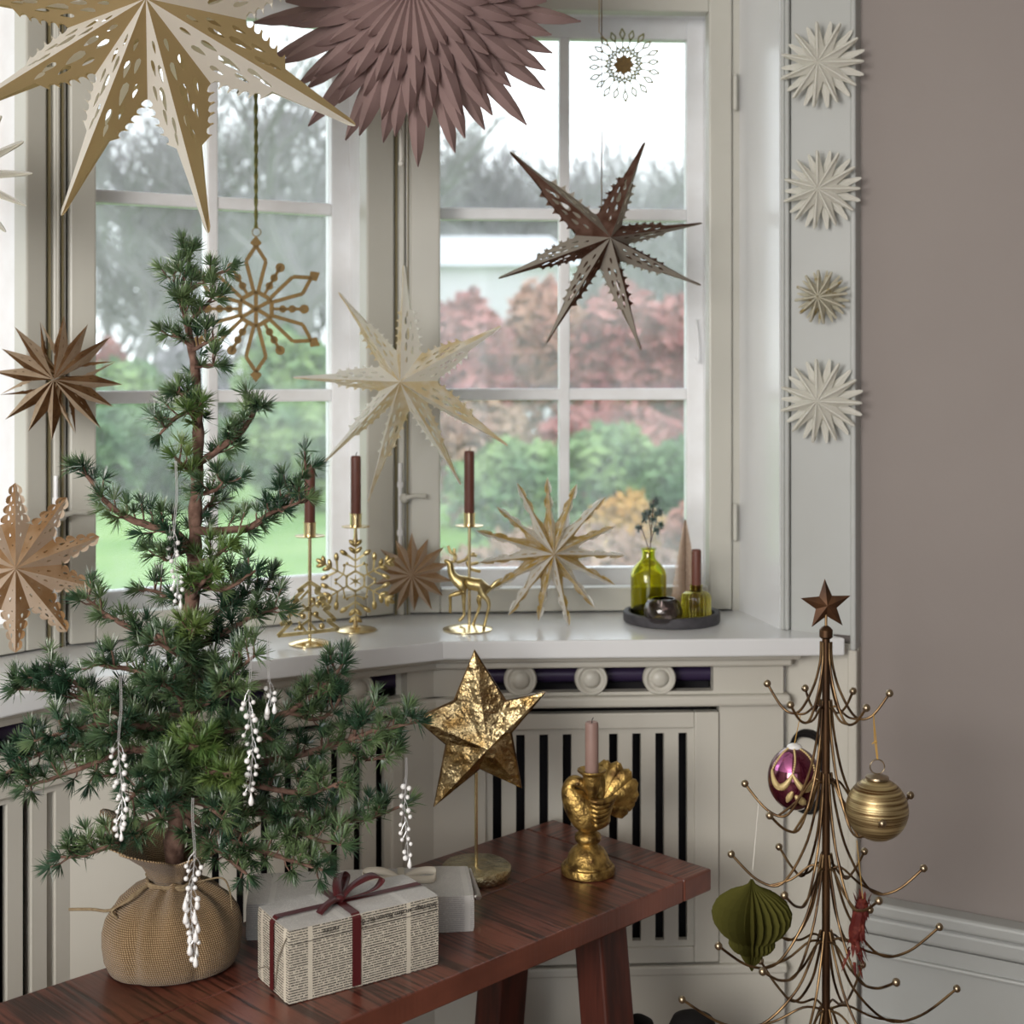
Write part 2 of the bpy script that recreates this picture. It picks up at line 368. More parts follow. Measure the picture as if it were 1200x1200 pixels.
g1 = U(0, 582.7); gaps1 = [g1+.05*k for k in range(9)]
ue = U(0, 918)
cover(0, 'white radiator cover with barred grille and three rosettes, straight behind the bench end', -.1, ue, (U(0, 560), U(0, 836)), [U(0, 610), U(0, 693), U(0, 773)], gaps1, (gaps1[0]-.045, U(0, 842)), ue)
g2 = U(1, 446); gaps2 = [g2-.05*k for k in range(9)][::-1]
cover(1, 'white barred radiator cover behind the little conifer, middle section of the bay', -.1, FP[1].len+.06, (U(1, 190), U(1, 477)), [U(1, 420), U(1, 330), U(1, 240)], gaps2, (gaps2[0]-.05, gaps2[-1]+.05), FP[1].len+.06)
g3 = U(2, 88); gaps3 = [g3-.05*k for k in range(10)][::-1]
cover(2, 'white barred radiator cover at the left edge, nearest section of the bay', .0, FP[2].len+.06, (gaps3[0]-.02, U(2, 96)), [U(2, 62), U(2, 62)-.16, U(2, 62)-.32], gaps3, (gaps3[0]-.05, gaps3[-1]+.04), FP[2].len+.06)

# windows: hinged inner casement, outer sash with glazing bars, glass
def window(fi, n, label, in_l, in_r, out_r, bar, gl_l, zt):
    f = FW[fi]; r = f.root('window_%d' % n, label, 'window', 'structure')
    L_ = f.len; YO = .13
    z0 = SILL; zi = .958; ztop = zt
    u = lambda px, y=0: f.u_px(px, y)
    # inner casement
    a0, a1 = in_l; b0, b1 = in_r
    for nm, x0, x1 in (('casement_stile', a0, a1), ('casement_stile', b0, b1)):
        bevel(MB().box(x0, x1, 0, .045, z0+.004, ztop+.10).build(nm, M_POST, r), .004, 2)
    bevel(MB().box(a1, b0, 0, .045, z0+.004, zi).build('casement_rail', M_POST, r), .004, 2)
    bevel(MB().box(a1, b0, 0, .045, ztop+.035, ztop+.10).build('casement_rail', M_POST, r), .004, 2)
    # jamb lining between the casement and the outer sash
    for x0, x1 in ((a0-.02, a1-.012), (b0+.012, b1+.02)):
        MB().box(x0, x1, .046, YO+.06, z0-.02, ztop+.12).build('jamb', M_SASH, r)
    MB().box(a1-.012, b0+.012, .046, YO+.0, z0-.02, zi-.022).build('jamb', M_SASH, r)
    MB().box(a1-.012, b0+.012, .046, YO+.06, ztop+.05, ztop+.12).build('jamb', M_SASH, r)
    # outer sash
    g0, g1 = gl_l, out_r; y0, y1 = YO, YO+.04
    for x0, x1 in ((a0-.01, g0), (g1, b1+.01)):
        bevel(MB().box(x0, x1, y0, y1, z0-.02, ztop+.06).build('sash_stile', M_SASH, r), .003)
    zb_ = .985
    bevel(MB().box(g0, g1, y0, y1, z0-.02, zb_).build('sash_rail', M_SASH, r), .003)
    bevel(MB().box(g0, g1, y0, y1, ztop, ztop+.06).build('sash_rail', M_SASH, r), .003)
    hb = [1.404, 1.838]; vb = bar; hw = .0125
    bevel(MB().box(vb-hw, vb+hw, y0-.004, y1, zb_, ztop).build('glazing_bar', M_SASH, r), .004)
    for z in hb: bevel(MB().box(g0, g1, y0, y1, z-.014, z+.014).build('glazing_bar', M_SASH, r), .004)
    zs = [zb_]+hb+[ztop]; xs = [g0, vb, g1]
    for i in range(3):
        for j in range(2):
            MB().box(xs[j], xs[j+1], y0+.02, y0+.023, zs[i], zs[i+1]).build('pane', M_GLASS, r)
    return r
f = FW[0]
w1 = window(0, 1, 'six pane white casement window straight ahead, hinged at the right reveal', (f.u_px(481), f.u_px(516)), (f.u_px(831), f.u_px(858)), f.u_px(805, .13), f.u_px(661.5, .13), f.u_px(516, .13)-.012, 2.262)
bevel(MB().box(f.u_px(858)+.003, f.len+.02, .012, .08, SILL-.01, CEIL).build('frame_post', M_POST, w1), .002)
for py in (108, 612):
    z = f.z_px(862, py); u_ = f.u_px(861.5, -.004)
    h = MB(); h.tube([(u_, -.003, z-.036), (u_, -.003, z+.036)], .0055, 10); h.ball((u_, -.003, z+.039), .0055, 8); h.ball((u_, -.003, z-.039), .0055, 8)
    h.build('hinge', M_POST, w1, 40)
h = MB(); u_ = f.u_px(815, .12); zz = f.z_px(815, 398, .12)
h.tube(spline([(u_, .118, zz+.05), (u_+.004, .116, zz+.02), (u_+.006, .112, zz-.03), (u_+.003, .108, zz-.055), (u_-.004, .11, zz-.045)], 5), .0028, 6); h.build('stay_hook', M_SASH, w1, 40)
f = FW[1]
w2 = window(1, 2, 'six pane white casement window behind the conifer, middle of the bay', (f.u_px(82), f.u_px(113)), (f.u_px(430), f.u_px(462)), f.u_px(389, .13), f.u_px(249, .13), f.u_px(113, .13)-.01, 2.262)
f = FW[2]
w3 = window(2, 3, 'white casement window at the left edge, mostly cut off by the picture', (.05, .11), (f.u_px(31), f.u_px(55)), f.u_px(-30, .13), f.u_px(-30, .13)-.26, .12, 2.262)
# corner posts between the windows, with the closing rods
for (pt, px, w_, nm) in ((WB, 471, w1, 'espagnolette'), (WC, 66, w2, 'espagnolette')):
    fa = FW[0] if w_ is w1 else FW[1]; o_ = fa.u_px(px, .004)
    MB().box(o_-.02, o_+.02, .012, .10, SILL-.01, CEIL).build('corner_post', M_SEAM if False else M_POST, w_)
    MB().box(o_-.0165, o_-.0105, .006, .02, SILL, CEIL).build('seam', M_SEAM, w_)
    MB().box(o_+.0105, o_+.0145, .006, .02, SILL, CEIL).build('seam', M_SEAM, w_)
    bevel(MB().box(o_-.007, o_+.006, -.004, .02, SILL, CEIL).build('cover_strip', M_POST, w_), .003)
    z = 1.17
    h = MB(); h.tube([(o_-.004, -.010, .985), (o_-.004, -.010, 1.25)], .0045, 8)
    for q in (1.0, 1.09, 1.2): h.tube([(o_-.004, -.010, q-.006), (o_-.004, -.010, q+.006)], .007, 8)
    h.build(nm, M_SASH, w_, 40)
    h = MB(); h.ball((o_+.006, -.014, z), .012, 10); h.tube([(o_+.006, -.018, z), (o_+.03, -.022, z+.006), (o_+.055, -.02, z+.004)], [.006, .0045, .006], 8)
    h.build('window_handle', M_POST, w_, 40)
# masonry below and above the windows
for nm, fi, lab in (('wall_centre', 0, 'white wall above and below the right window of the bay'), ('wall_bay', 1, 'white wall above and below the middle window of the bay'), ('wall_bay_left', 2, 'white wall above and below the left window of the bay')):
    f = FW[fi]; r = f.root(nm, lab, 'wall', 'structure')
    MB().box(-.03, f.len+.06, .02, .24, -.6, SILL-.025).build('lower_wall', M_WHITE, r)
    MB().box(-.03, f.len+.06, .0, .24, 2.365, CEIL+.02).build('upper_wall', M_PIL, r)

# ================================================================ GARDEN
GZ = -.45
M_LAWN = mat('lawn', srgb(92, 132, 60), .9, col2=srgb(120, 152, 85), nscale=.8, bump=.4, bscale=30, bdist=.05)
tag(MB().box(-60, 60, 4.2, 120, GZ-.2, GZ).build('lawn', M_LAWN), 'green lawn outside the windows', 'lawn', kind='structure')
def leafy(name, label, cat, c, r, n, size, m, group=None, stems=5):
    t = thing(name, label, cat, (c[0], c[1], GZ), 0, group); b = MB(); q = random.Random(int(c[0]*97+c[1]*13))
    for i in range(n):
        v = Vector((q.gauss(0, 1), q.gauss(0, 1), q.gauss(0, 1)))
        if v.length < .01: continue
        v.normalize(); v.z = abs(v.z) if q.random() < .8 else v.z
        k = q.uniform(.55, 1.0)*(1+.22*noise.noise(Vector((v.x*2+c[0], v.y*2, v.z*2))))
        p = Vector((v.x*r[0]*k, v.y*r[1]*k, r[2]*.5+v.z*r[2]*.5*k))
        if p.z < .02: p.z = .02
        e1 = Vector((q.gauss(0, 1), q.gauss(0, 1), q.gauss(0, 1))).normalized(); e2 = e1.orthogonal().normalized(); s_ = size*q.uniform(.6, 1.3)
        b.add([p-e1*s_, p+e2*s_*.5, p+e1*s_, p-e2*s_*.5], [(0, 1, 2, 3)])
    b.build('foliage', m, t)['kind'] = 'stuff'
    st = MB()
    for i in range(stems):
        a = q.uniform(0, 6.28); st.tube([(0, 0, 0), (math.cos(a)*r[0]*.3, math.sin(a)*r[1]*.3, r[2]*.5), (math.cos(a)*r[0]*.5, math.sin(a)*r[1]*.5, r[2]*.8)], [.03, .02, .008], 5)
    st.build('stems', M_TRUNK, t)
    return t
M_TRUNK = mat('grey_bark', (.17, .155, .16, 1), .9, col2=(.24, .22, .225, 1), nscale=8)
def lf(name, c1, c2, sc=2.0):
    c1, c2 = (tuple(x*.62 for x in c[:3])+(1,) for c in (c1, c2)); return mat(name, c1, .8, col2=c2, nscale=sc, lo=.4, hi=.6)
M_RED = lf('red_leaves', srgb(172, 92, 92), srgb(205, 140, 135)); M_GRN = lf('green_leaves', srgb(112, 150, 105), srgb(160, 190, 120))
M_GRN2 = lf('deep_green_leaves', srgb(84, 120, 84), srgb(125, 160, 108)); M_ORG = lf('orange_leaves', srgb(225, 165, 60), srgb(215, 178, 110), 3)
M_PINK = lf('rusty_leaves', srgb(190, 130, 115), srgb(215, 165, 140)); M_GREY = lf('grey_twig_leaves', srgb(165, 158, 165), srgb(190, 185, 190)); M_BLUSH = lf('brown_leaves', srgb(165, 125, 110), srgb(190, 155, 130))
def GP(px, py, d): p = P(px, py, d); return (p.x, p.y)
def shrub(name, label, cat, px, ptop, d, wpx, n, size, m, group=None):
    top = CZ-(ptop-HZ)/F*d; h_ = top-GZ; rr = wpx/2/F*d
    return leafy(name, label, cat, GP(px, 0, d), (rr, rr*.8, h_), n, size, m, group)
G1 = 'red autumn shrubs seen through the right window'
for i, (px, top, d, w_, m, lab) in enumerate([(545, 345, 21, 120, M_RED, 'red leaved shrub outside, left of the brown star'), (640, 330, 22, 130, M_PINK, 'rusty pink shrub outside, below the brown star'), (735, 338, 21, 140, M_RED, 'red leaved shrub outside, below the brown star tips'), (800, 345, 20.5, 90, M_RED, 'red leaved shrub outside beside the right sash')]):
    shrub('red_shrub', lab, 'shrub', px, top, d, w_, 2600, .16, m, G1)
shrub('red_shrub', 'brownish red low shrub outside behind the white gold star', 'shrub', 560, 470, 17, 150, 1500, .12, M_BLUSH, G1)
shrub('red_shrub', 'brownish red low shrub outside above the orange bush', 'shrub', 720, 468, 17.5, 190, 1800, .12, M_RED, G1)
G2 = 'green shrubs in the garden'
shrub('green_shrub', 'round green shrub outside behind the tall dark candle', 'shrub', 600, 515, 14.5, 150, 2200, .09, M_GRN, G2)
shrub('green_shrub', 'round green shrub outside behind the orange bush', 'shrub', 715, 500, 15, 170, 2200, .09, M_GRN, G2)
shrub('green_shrub', 'dark green shrub outside at the right sash', 'shrub', 800, 520, 14.2, 100, 1600, .09, M_GRN2, G2)
shrub('orange_bush', 'dome shaped orange yellow bush outside behind the green bottle', 'bush', 735, 580, 11, 116, 2400, .05, M_ORG)
shrub('rust_shrub', 'low rusty shrub outside beside the orange bush', 'shrub', 805, 590, 10.5, 60, 900, .06, M_PINK)
shrub('purple_groundcover', 'low purplish plants outside under the orange bush', 'plants', 660, 618, 10, 330, 2200, .05, M_BLUSH)
for i, (px, top, d, w_, m, lab) in enumerate([(150, 420, 24, 130, M_GRN, 'pale green shrub outside at the left edge of the middle window'), (225, 395, 25, 120, M_GREY, 'greyish shrub outside behind the conifer top'), (340, 385, 24, 150, M_GRN, 'pale green shrub outside behind the gold snowflake'), (135, 478, 19, 120, M_GRN2, 'dark green hedge shrub outside left of the conifer'), (225, 485, 19.5, 150, M_GRN2, 'dark green hedge shrub outside behind the conifer trunk'), (340, 470, 19, 150, M_GRN, 'green hedge shrub outside below the gold snowflake'), (420, 480, 19, 90, M_GRN2, 'dark green hedge shrub outside at the right of the middle window'), (20, 470, 20, 120, M_GRN2, 'dark green hedge shrub outside the left window')]):
    shrub('hedge_shrub', lab, 'shrub', px, top, d, w_, 2000, .14, m, 'shrubs across the lawn')
shrub('red_shrub', 'small red shrub outside behind the round kraft star', 'shrub', 130, 400, 27, 50, 900, .14, M_RED)
# pale garden building
d = 38; c = P(560, 300, d); t = thing('garden_building', 'pale low garden building outside left of the brown star', 'building', (c.x, d, GZ))
zt = CZ-(312-HZ)/F*d-GZ; ze = CZ-(290-HZ)/F*d-GZ
M_BLD = mat('pale_render', (.60, .57, .62, 1), .8); M_BROOF = mat('pale_roof', (.46, .47, .50, 1), .7)
MB().box(-3.2, 2.6, 0, 4, 0, zt).build('wall', M_BLD, t)
MB().add([(-3.5, -.3, zt), (2.9, -.3, zt), (2.9, 4.3, zt), (-3.5, 4.3, zt), (-2.6, 2, ze+.5), (2.0, 2, ze+.5)], [(0, 1, 5, 4), (1, 2, 5), (2, 3, 4, 5), (3, 0, 4), (0, 3, 2, 1)]).build('roof', M_BROOF, t)
for x in (-2.3, -.6, 1.1): MB().box(x, x+1.0, -.05, .02, 1.2, 2.3).build('window_pane', M_TRUNK, t)
# bare trees
def bare_tree_mesh(seed, H):
    q = random.Random(seed); tr = MB(); tw = MB()
    def grow(p, dv, ln, r_, depth):
        n = 3; pts = [p]; dd = dv.copy()
        for i in range(n):
            dd = (dd+Vector((q.gauss(0, .12), q.gauss(0, .12), q.gauss(0, .06)+.04))).normalized(); pts.append(pts[-1]+dd*ln/n)
        (tr if depth < 2 else tw).tube(pts, [r_*(1-.35*i/n) for i in range(n+1)], 5 if depth < 2 else 3, cap=False)
        if depth >= 5: return
        for k in range(3 if depth < 4 else 2):
            at = pts[1+k % 3] if depth else pts[q.choice((1, 2, 3))]
            e = Vector((q.gauss(0, 1), q.gauss(0, 1), q.uniform(-.1, .8))).normalized()
            grow(at, (dd*.55+e*.7).normalized(), ln*q.uniform(.6, .82), r_*.55, depth+1)
        grow(pts[-1], dd, ln*.72, r_*.62, depth+1)
    grow(Vector((0, 0, 0)), Vector((0, 0, 1)), H*.3, H*.024, 0)
    return tr, tw
TREES = []
for sd in (3, 11, 23): 
    a_, b_ = bare_tree_mesh(sd, 10); TREES.append((a_.mesh('trunk', M_TRUNK), b_.mesh('branches', M_TRUNK)))
spots = [(150, 30, 1.0, 'at the left of the middle window'), (205, 44, 1.25, 'behind the big cream star'), (262, 36, 1.1, 'left of the hanging green ribbon'), (330, 28, 1.05, 'right of the hanging green ribbon'), (372, 40, 1.2, 'beside the pink paper star'), (410, 50, 1.3, 'behind the right stile of the middle window'),
         (540, 46, 1.12, 'at the left of the right window'), (600, 42, 1.05, 'below the pink paper star'), (640, 54, 1.2, 'behind the right window muntin'), (690, 44, 1.05, 'behind the brown star'), (745, 50, 1.15, 'under the small brass star'), (795, 46, 1.1, 'at the right sash'), (20, 34, 1.1, 'outside the left window'),
 (520, 62, 1.45, 'far behind the pale building'), (575, 70, 1.6, 'far behind the pale building, right of it'), (625, 64, 1.4, 'far off, left of the brown star hub'), (668, 72, 1.55, 'far off, right of the muntin'), (715, 66, 1.45, 'far off, behind the brown star cord'), (770, 70, 1.5, 'far off, above the red shrubs'), (815, 64, 1.45, 'far off, at the right stile'),
 (125, 60, 1.25, 'far off, at the left of the middle window'), (180, 66, 1.3, 'far off, left of the conifer top'), (235, 62, 1.25, 'far off, behind the conifer top'), (290, 68, 1.35, 'far off, behind the gold snowflake'), (345, 60, 1.2, 'far off, right of the gold snowflake'), (395, 66, 1.3, 'far off, at the right of the middle window')]
for i, (px, d, sc, lab) in enumerate(spots):
    x, y = GP(px, 0, d); t = thing('bare_tree', 'leafless grey tree outside, '+lab, 'tree', (x, y, GZ), i*1.7, 'bare trees behind the garden'); t.scale = (sc, sc, sc)
    link('trunk', TREES[i % 3][0], None, t); link('branches', TREES[i % 3][1], None, t)

# ================================================================ BENCH
def mat_wood():
    m, nt, b, out = nt_new('red_brown_wood'); N = nt.nodes; L = nt.links
    tc = N.new('ShaderNodeTexCoord')
    def nz(scale, st, det=5):
        mp = N.new('ShaderNodeMapping'); mp.inputs['Scale'].default_value = st; L.new(tc.outputs['Object'], mp.inputs[0])
        n = N.new('ShaderNodeTexNoise'); n.inputs['Scale'].default_value = scale; n.inputs['Detail'].default_value = det; L.new(mp.outputs[0], n.inputs['Vector']); return n
    a = nz(4, (1, .6, 1)); s = nz(120, (1, .03, .03), 3); g = nz(14, (.12, 1.2, 1.2))
    rp = N.new('ShaderNodeValToRGB'); e = rp.color_ramp.elements
    e[0].position = .30; e[0].color = (.050, .014, .010, 1); e[1].position = .72; e[1].color = (.22, .072, .045, 1)
    L.new(a.outputs['Fac'], rp.inputs[0])
    r2 = N.new('ShaderNodeValToRGB'); e = r2.color_ramp.elements; e[0].position = .40; e[0].color = (.16, .13, .13, 1); e[1].position = .52; e[1].color = (1.1, 1.05, 1.05, 1)
    L.new(s.outputs['Fac'], r2.inputs[0])
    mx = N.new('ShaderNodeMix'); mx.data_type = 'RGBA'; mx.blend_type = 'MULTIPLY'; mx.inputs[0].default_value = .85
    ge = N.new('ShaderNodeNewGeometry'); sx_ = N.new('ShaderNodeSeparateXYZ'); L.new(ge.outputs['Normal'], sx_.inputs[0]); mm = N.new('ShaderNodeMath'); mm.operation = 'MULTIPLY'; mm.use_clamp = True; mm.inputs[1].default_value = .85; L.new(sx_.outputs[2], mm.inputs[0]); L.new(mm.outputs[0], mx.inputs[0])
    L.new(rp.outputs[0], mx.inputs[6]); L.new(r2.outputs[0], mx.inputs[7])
    r3 = N.new('ShaderNodeValToRGB'); e = r3.color_ramp.elements; e[0].position = .3; e[0].color = (.55, .5, .5, 1); e[1].position = .65; e[1].color = (1.1, 1.05, 1, 1)
    L.new(g.outputs['Fac'], r3.inputs[0])
    m2 = N.new('ShaderNodeMix'); m2.data_type = 'RGBA'; m2.blend_type = 'MULTIPLY'; m2.inputs[0].default_value = .8
    L.new(mx.outputs[2], m2.inputs[6]); L.new(r3.outputs[0], m2.inputs[7]); L.new(m2.outputs[2], b.inputs['Base Color'])
    bp = N.new('ShaderNodeBump'); bp.inputs['Strength'].default_value = .35; bp.inputs['Distance'].default_value = .002; L.new(s.outputs['Fac'], bp.inputs['Height']); L.new(bp.outputs[0], b.inputs['Normal'])
    b.inputs['Roughness'].default_value = .30; b.inputs['Specular IOR Level'].default_value = .85
    return m
M_WOOD = mat_wood()
M_WOODL = mat('bench_leg_wood', (.085, .020, .012, 1), .45, col2=(.035, .010, .007, 1), nscale=9, stretch=(6, 6, .5), bump=.2, bscale=20)
BZ = .51; BA = R(45)
bench = thing('wooden_bench', 'long red brown wooden bench with splayed legs carrying the conifer and presents', 'bench', (.2345, 2.842, 0), BA)
# local x runs along the bench (0 = right end, negative = towards the left), local y across (negative = front)
th = .042; wdt = .418; Lb = 1.55; eb = .085
pw = wdt/2
for i in range(2):
    bevel(MB().box(-Lb, -eb-.001, -wdt/2+i*pw+.0007, -wdt/2+(i+1)*pw-.0007, BZ-th, BZ).build('plank', M_WOOD, bench), .003)
e_ = MB().box(-wdt/2, wdt/2, -eb/2, eb/2, BZ-th, BZ).build('end_board', M_WOOD, bench, loc=(-eb/2, 0, 0), rot=(0, 0, PI/2)); bevel(e_, .004)
for x in (-.22, -Lb+.25):
    cl = MB(); pr = [(-wdt/2+.03, BZ-th), (wdt/2-.03, BZ-th), (wdt/2-.035, BZ-th-.02), (wdt/2-.07, BZ-th-.042), (-wdt/2+.07, BZ-th-.042), (-wdt/2+.035, BZ-th-.02)]
    cl.prism(pr, -.04, .04); cl.xform(Matrix(((0,0,1,x),(1,0,0,0),(0,1,0,0),(0,0,0,1)))); bevel(cl.build('cleat', M_WOODL, bench), .004)
    for s_ in (-1, 1):
        lg = MB(); t0 = Vector((x+.0, s_*.115, BZ-th-.002)); t1 = Vector((x+.0, s_*.165, 0)); hx, hy = .038, .034
        vs = [c_+Vector((dx, dy, 0)) for c_ in (t1, t0) for dx, dy in ((-hx, -hy), (hx, -hy), (hx, hy), (-hx, hy))]
        lg.add(vs, [(0,3,2,1),(4,5,6,7),(0,1,5,4),(1,2,6,5),(2,3,7,6),(3,0,4,7)]); bevel(lg.build('leg', M_WOODL, bench), .005)
st_ = MB().box(-Lb+.25, -.22, -.025, .025, .14, .19).build('stretcher', M_WOODL, bench); bevel(st_, .004)

def on_bench(px, py): d_ = (CZ-BZ)*F/(py-HZ); return Vector(((px-600)/F*d_, d_, BZ))
def on_sill(px, py): d_ = (CZ-SILL)*F/(py-HZ); return Vector(((px-600)/F*d_, d_, SILL))

# ================================================================ PRESENTS
def mat_news(name, base, ink, colw=.085, rows=.0042, amount=1.0):
    m, nt, b, out = nt_new(name); N = nt.nodes; L = nt.links
    tc = N.new('ShaderNodeTexCoord'); uv = N.new('ShaderNodeSeparateXYZ'); L.new(tc.outputs['UV'], uv.inputs[0])
    def math_(op, a, b_=None, c=None):
        n = N.new('ShaderNodeMath'); n.operation = op
        for i, v in enumerate((a, b_, c)):
            if v is None: continue
            if isinstance(v, (int, float)): n.inputs[i].default_value = v
            else: L.new(v, n.inputs[i])
        return n.outputs[0]
    x, y = uv.outputs[0], uv.outputs[1]
    row = math_('FLOOR', math_('DIVIDE', y, rows)); fy = math_('FRACT', math_('DIVIDE', y, rows))
    inrow = math_('LESS_THAN', math_('ABSOLUTE', math_('SUBTRACT', fy, .5)), .27)
    fx = math_('FRACT', math_('DIVIDE', x, colw)); incol = math_('LESS_THAN', math_('ABSOLUTE', math_('SUBTRACT', fx, .5)), .455)
    cb = N.new('ShaderNodeCombineXYZ'); L.new(math_('MULTIPLY', x, 560), cb.inputs[0]); L.new(math_('MULTIPLY', row, 7.31), cb.inputs[1])
    n1 = N.new('ShaderNodeTexNoise'); n1.inputs['Scale'].default_value = 1.0; n1.inputs['Detail'].default_value = 1; L.new(cb.outputs[0], n1.inputs['Vector'])
    word = math_('GREATER_THAN', n1.outputs['Fac'], .40)
    cb2 = N.new('ShaderNodeCombineXYZ'); L.new(math_('MULTIPLY', x, 2600), cb2.inputs[0]); L.new(math_('MULTIPLY', y, 1400), cb2.inputs[1])
    n2 = N.new('ShaderNodeTexNoise'); n2.inputs['Scale'].default_value = .8; n2.inputs['Detail'].default_value = 1; L.new(cb2.outputs[0], n2.inputs['Vector'])
    let = math_('GREATER_THAN', n2.outputs['Fac'], .38)
    cb3 = N.new('ShaderNodeCombineXYZ'); L.new(math_('FLOOR', math_('DIVIDE', x, colw)), cb3.inputs[0]); L.new(math_('MULTIPLY', row, .13), cb3.inputs[1])
    n3 = N.new('ShaderNodeTexNoise'); n3.inputs['Scale'].default_value = 1.7; L.new(cb3.outputs[0], n3.inputs['Vector'])
    para = math_('GREATER_THAN', n3.outputs['Fac'], .27)
    k = math_('MULTIPLY', math_('MULTIPLY', math_('MULTIPLY', inrow, incol), math_('MULTIPLY', word, let)), math_('MULTIPLY', para, amount))
    n4 = N.new('ShaderNodeTexNoise'); n4.inputs['Scale'].default_value = 18; n4.inputs['Detail'].default_value = 4; L.new(tc.outputs['Object'], n4.inputs['Vector'])
    rp = N.new('ShaderNodeValToRGB'); rp.color_ramp.elements[0].color = base; rp.color_ramp.elements[1].color = tuple(c*.82 for c in base[:3])+(1,); L.new(n4.outputs['Fac'], rp.inputs[0])
    mx = N.new('ShaderNodeMix'); mx.data_type = 'RGBA'; L.new(k, mx.inputs[0]); L.new(rp.outputs[0], mx.inputs[6]); mx.inputs[7].default_value = ink
    L.new(mx.outputs[2], b.inputs['Base Color']); b.inputs['Roughness'].default_value = .8
    bp = N.new('ShaderNodeBump'); bp.inputs['Strength'].default_value = .5; bp.inputs['Distance'].default_value = .006; L.new(n4.outputs['Fac'], bp.inputs['Height']); L.new(bp.outputs[0], b.inputs['Normal'])
    return m
M_NEWS = mat_news('newspaper', (.60, .55, .45, 1), (.035, .03, .027, 1), .085, .0039)
M_NEWSW = mat_news('pale_newspaper', (.60, .58, .55, 1), (.25, .24, .24, 1), .11, .0034, .55)
def wrapped(name, parent, L_, W_, H_, m, bev=.007, seed=1):
    bm = bmesh.new(); bmesh.ops.create_cube(bm, size=1)
    for v in bm.verts: v.co = Vector((v.co.x*L_, v.co.y*W_, (v.co.z+.5)*H_))
    bmesh.ops.subdivide_edges(bm, edges=bm.edges[:], cuts=7, use_grid_fill=True)
    for v in bm.verts:
        n_ = noise.noise_vector(v.co*22+Vector((seed, 0, 0)))
        v.co += n_*.0012
        # rounded corners: pull corner vertices inwards
        ex = max(0, abs(v.co.x)/(L_/2)-.96)/.04; ey = max(0, abs(v.co.y)/(W_/2)-.93)/.07; ez = max(0, abs(v.co.z-H_/2)/(H_/2)-.92)/.08
        if min(ex, 1)+min(ey, 1)+min(ez, 1) > 1.5:
            k = 1-.012*(min(ex, 1)+min(ey, 1)+min(ez, 1)-1)
            v.co = Vector((v.co.x*(1-(1-k)*.6), v.co.y*k, H_/2+(v.co.z-H_/2)*k))
        if v.co.z < .0: v.co.z = 0
    uvl = bm.loops.layers.uv.new('UVMap')
    for f_ in bm.faces:
        n_ = f_.normal
        for l in f_.loops:
            c_ = l.vert.co
            if abs(n_.z) > .7: l[uvl].uv = (c_.x+1.03, c_.y+1.0)
            elif abs(n_.y) > .7: l[uvl].uv = (c_.x+1.03, c_.z+.5)
            else: l[uvl].uv = (c_.y+2.0, c_.z+.5)
        f_.smooth = True
    me = bpy.data.meshes.new(name); bm.to_mesh(me); bm.free(); me.materials.append(m); me.materials.append(M_NEWSW); me.set_sharp_from_angle(angle=R(50))
    for p_ in me.polygons: p_.material_index = 1 if p_.normal.z > .7 else 0
    return link(name, me, None, parent)
def ribbon(b, pts, width, side, th_=.0006):
    pts = [Vector(p) for p in pts]; vs = []; n = len(pts)
    sd = side if isinstance(side, list) else [side]*n
    for p, s_ in zip(pts, sd):
        s_ = Vector(s_).normalized()*width/2; vs += [p-s_, p+s_]
    b.add(vs, [(2*i, 2*i+1, 2*i+3, 2*i+2) for i in range(n-1)]); return b
# front present
pa = on_bench(338, 1179); pb = on_bench(513, 1130); ang1 = math.atan2(pb.y-pa.y, pb.x-pa.x)-.02; L1, W1, H1 = .262, .118, .113
c1 = pa+Vector((math.cos(ang1), math.sin(ang1), 0))*L1/2+Vector((-math.sin(ang1), math.cos(ang1), 0))*W1/2
gift = thing('wrapped_present', 'present in printed newspaper tied with a burgundy ribbon', 'present', c1, ang1, 'presents on the bench')
wrapped('wrapping', gift, L1, W1, H1, M_NEWS, seed=3)
rb = MB(); w_ = .015; xs = -.018
loop = [(xs, -W1/2-.0025, .004), (xs, -W1/2-.0025, H1-.004), (xs, -W1/2+.004, H1+.002), (xs, W1/2-.004, H1+.002), (xs, W1/2+.0025, H1-.004), (xs, W1/2+.0025, .004)]
ribbon(rb, loop, w_, (1, 0, 0)); rb.build('ribbon', M_RIB, gift)
rb = MB(); ys = -.002
loop = [(-L1/2-.0025, ys, .004), (-L1/2-.0025, ys, H1-.006), (-L1/2+.005, ys, H1+.0025), (L1/2-.005, ys, H1+.0025), (L1/2+.0025, ys, H1-.006), (L1/2+.0025, ys, .004)]
ribbon(rb, loop, w_, (0, 1, 0)); rb.build('ribbon', M_RIB, gift)
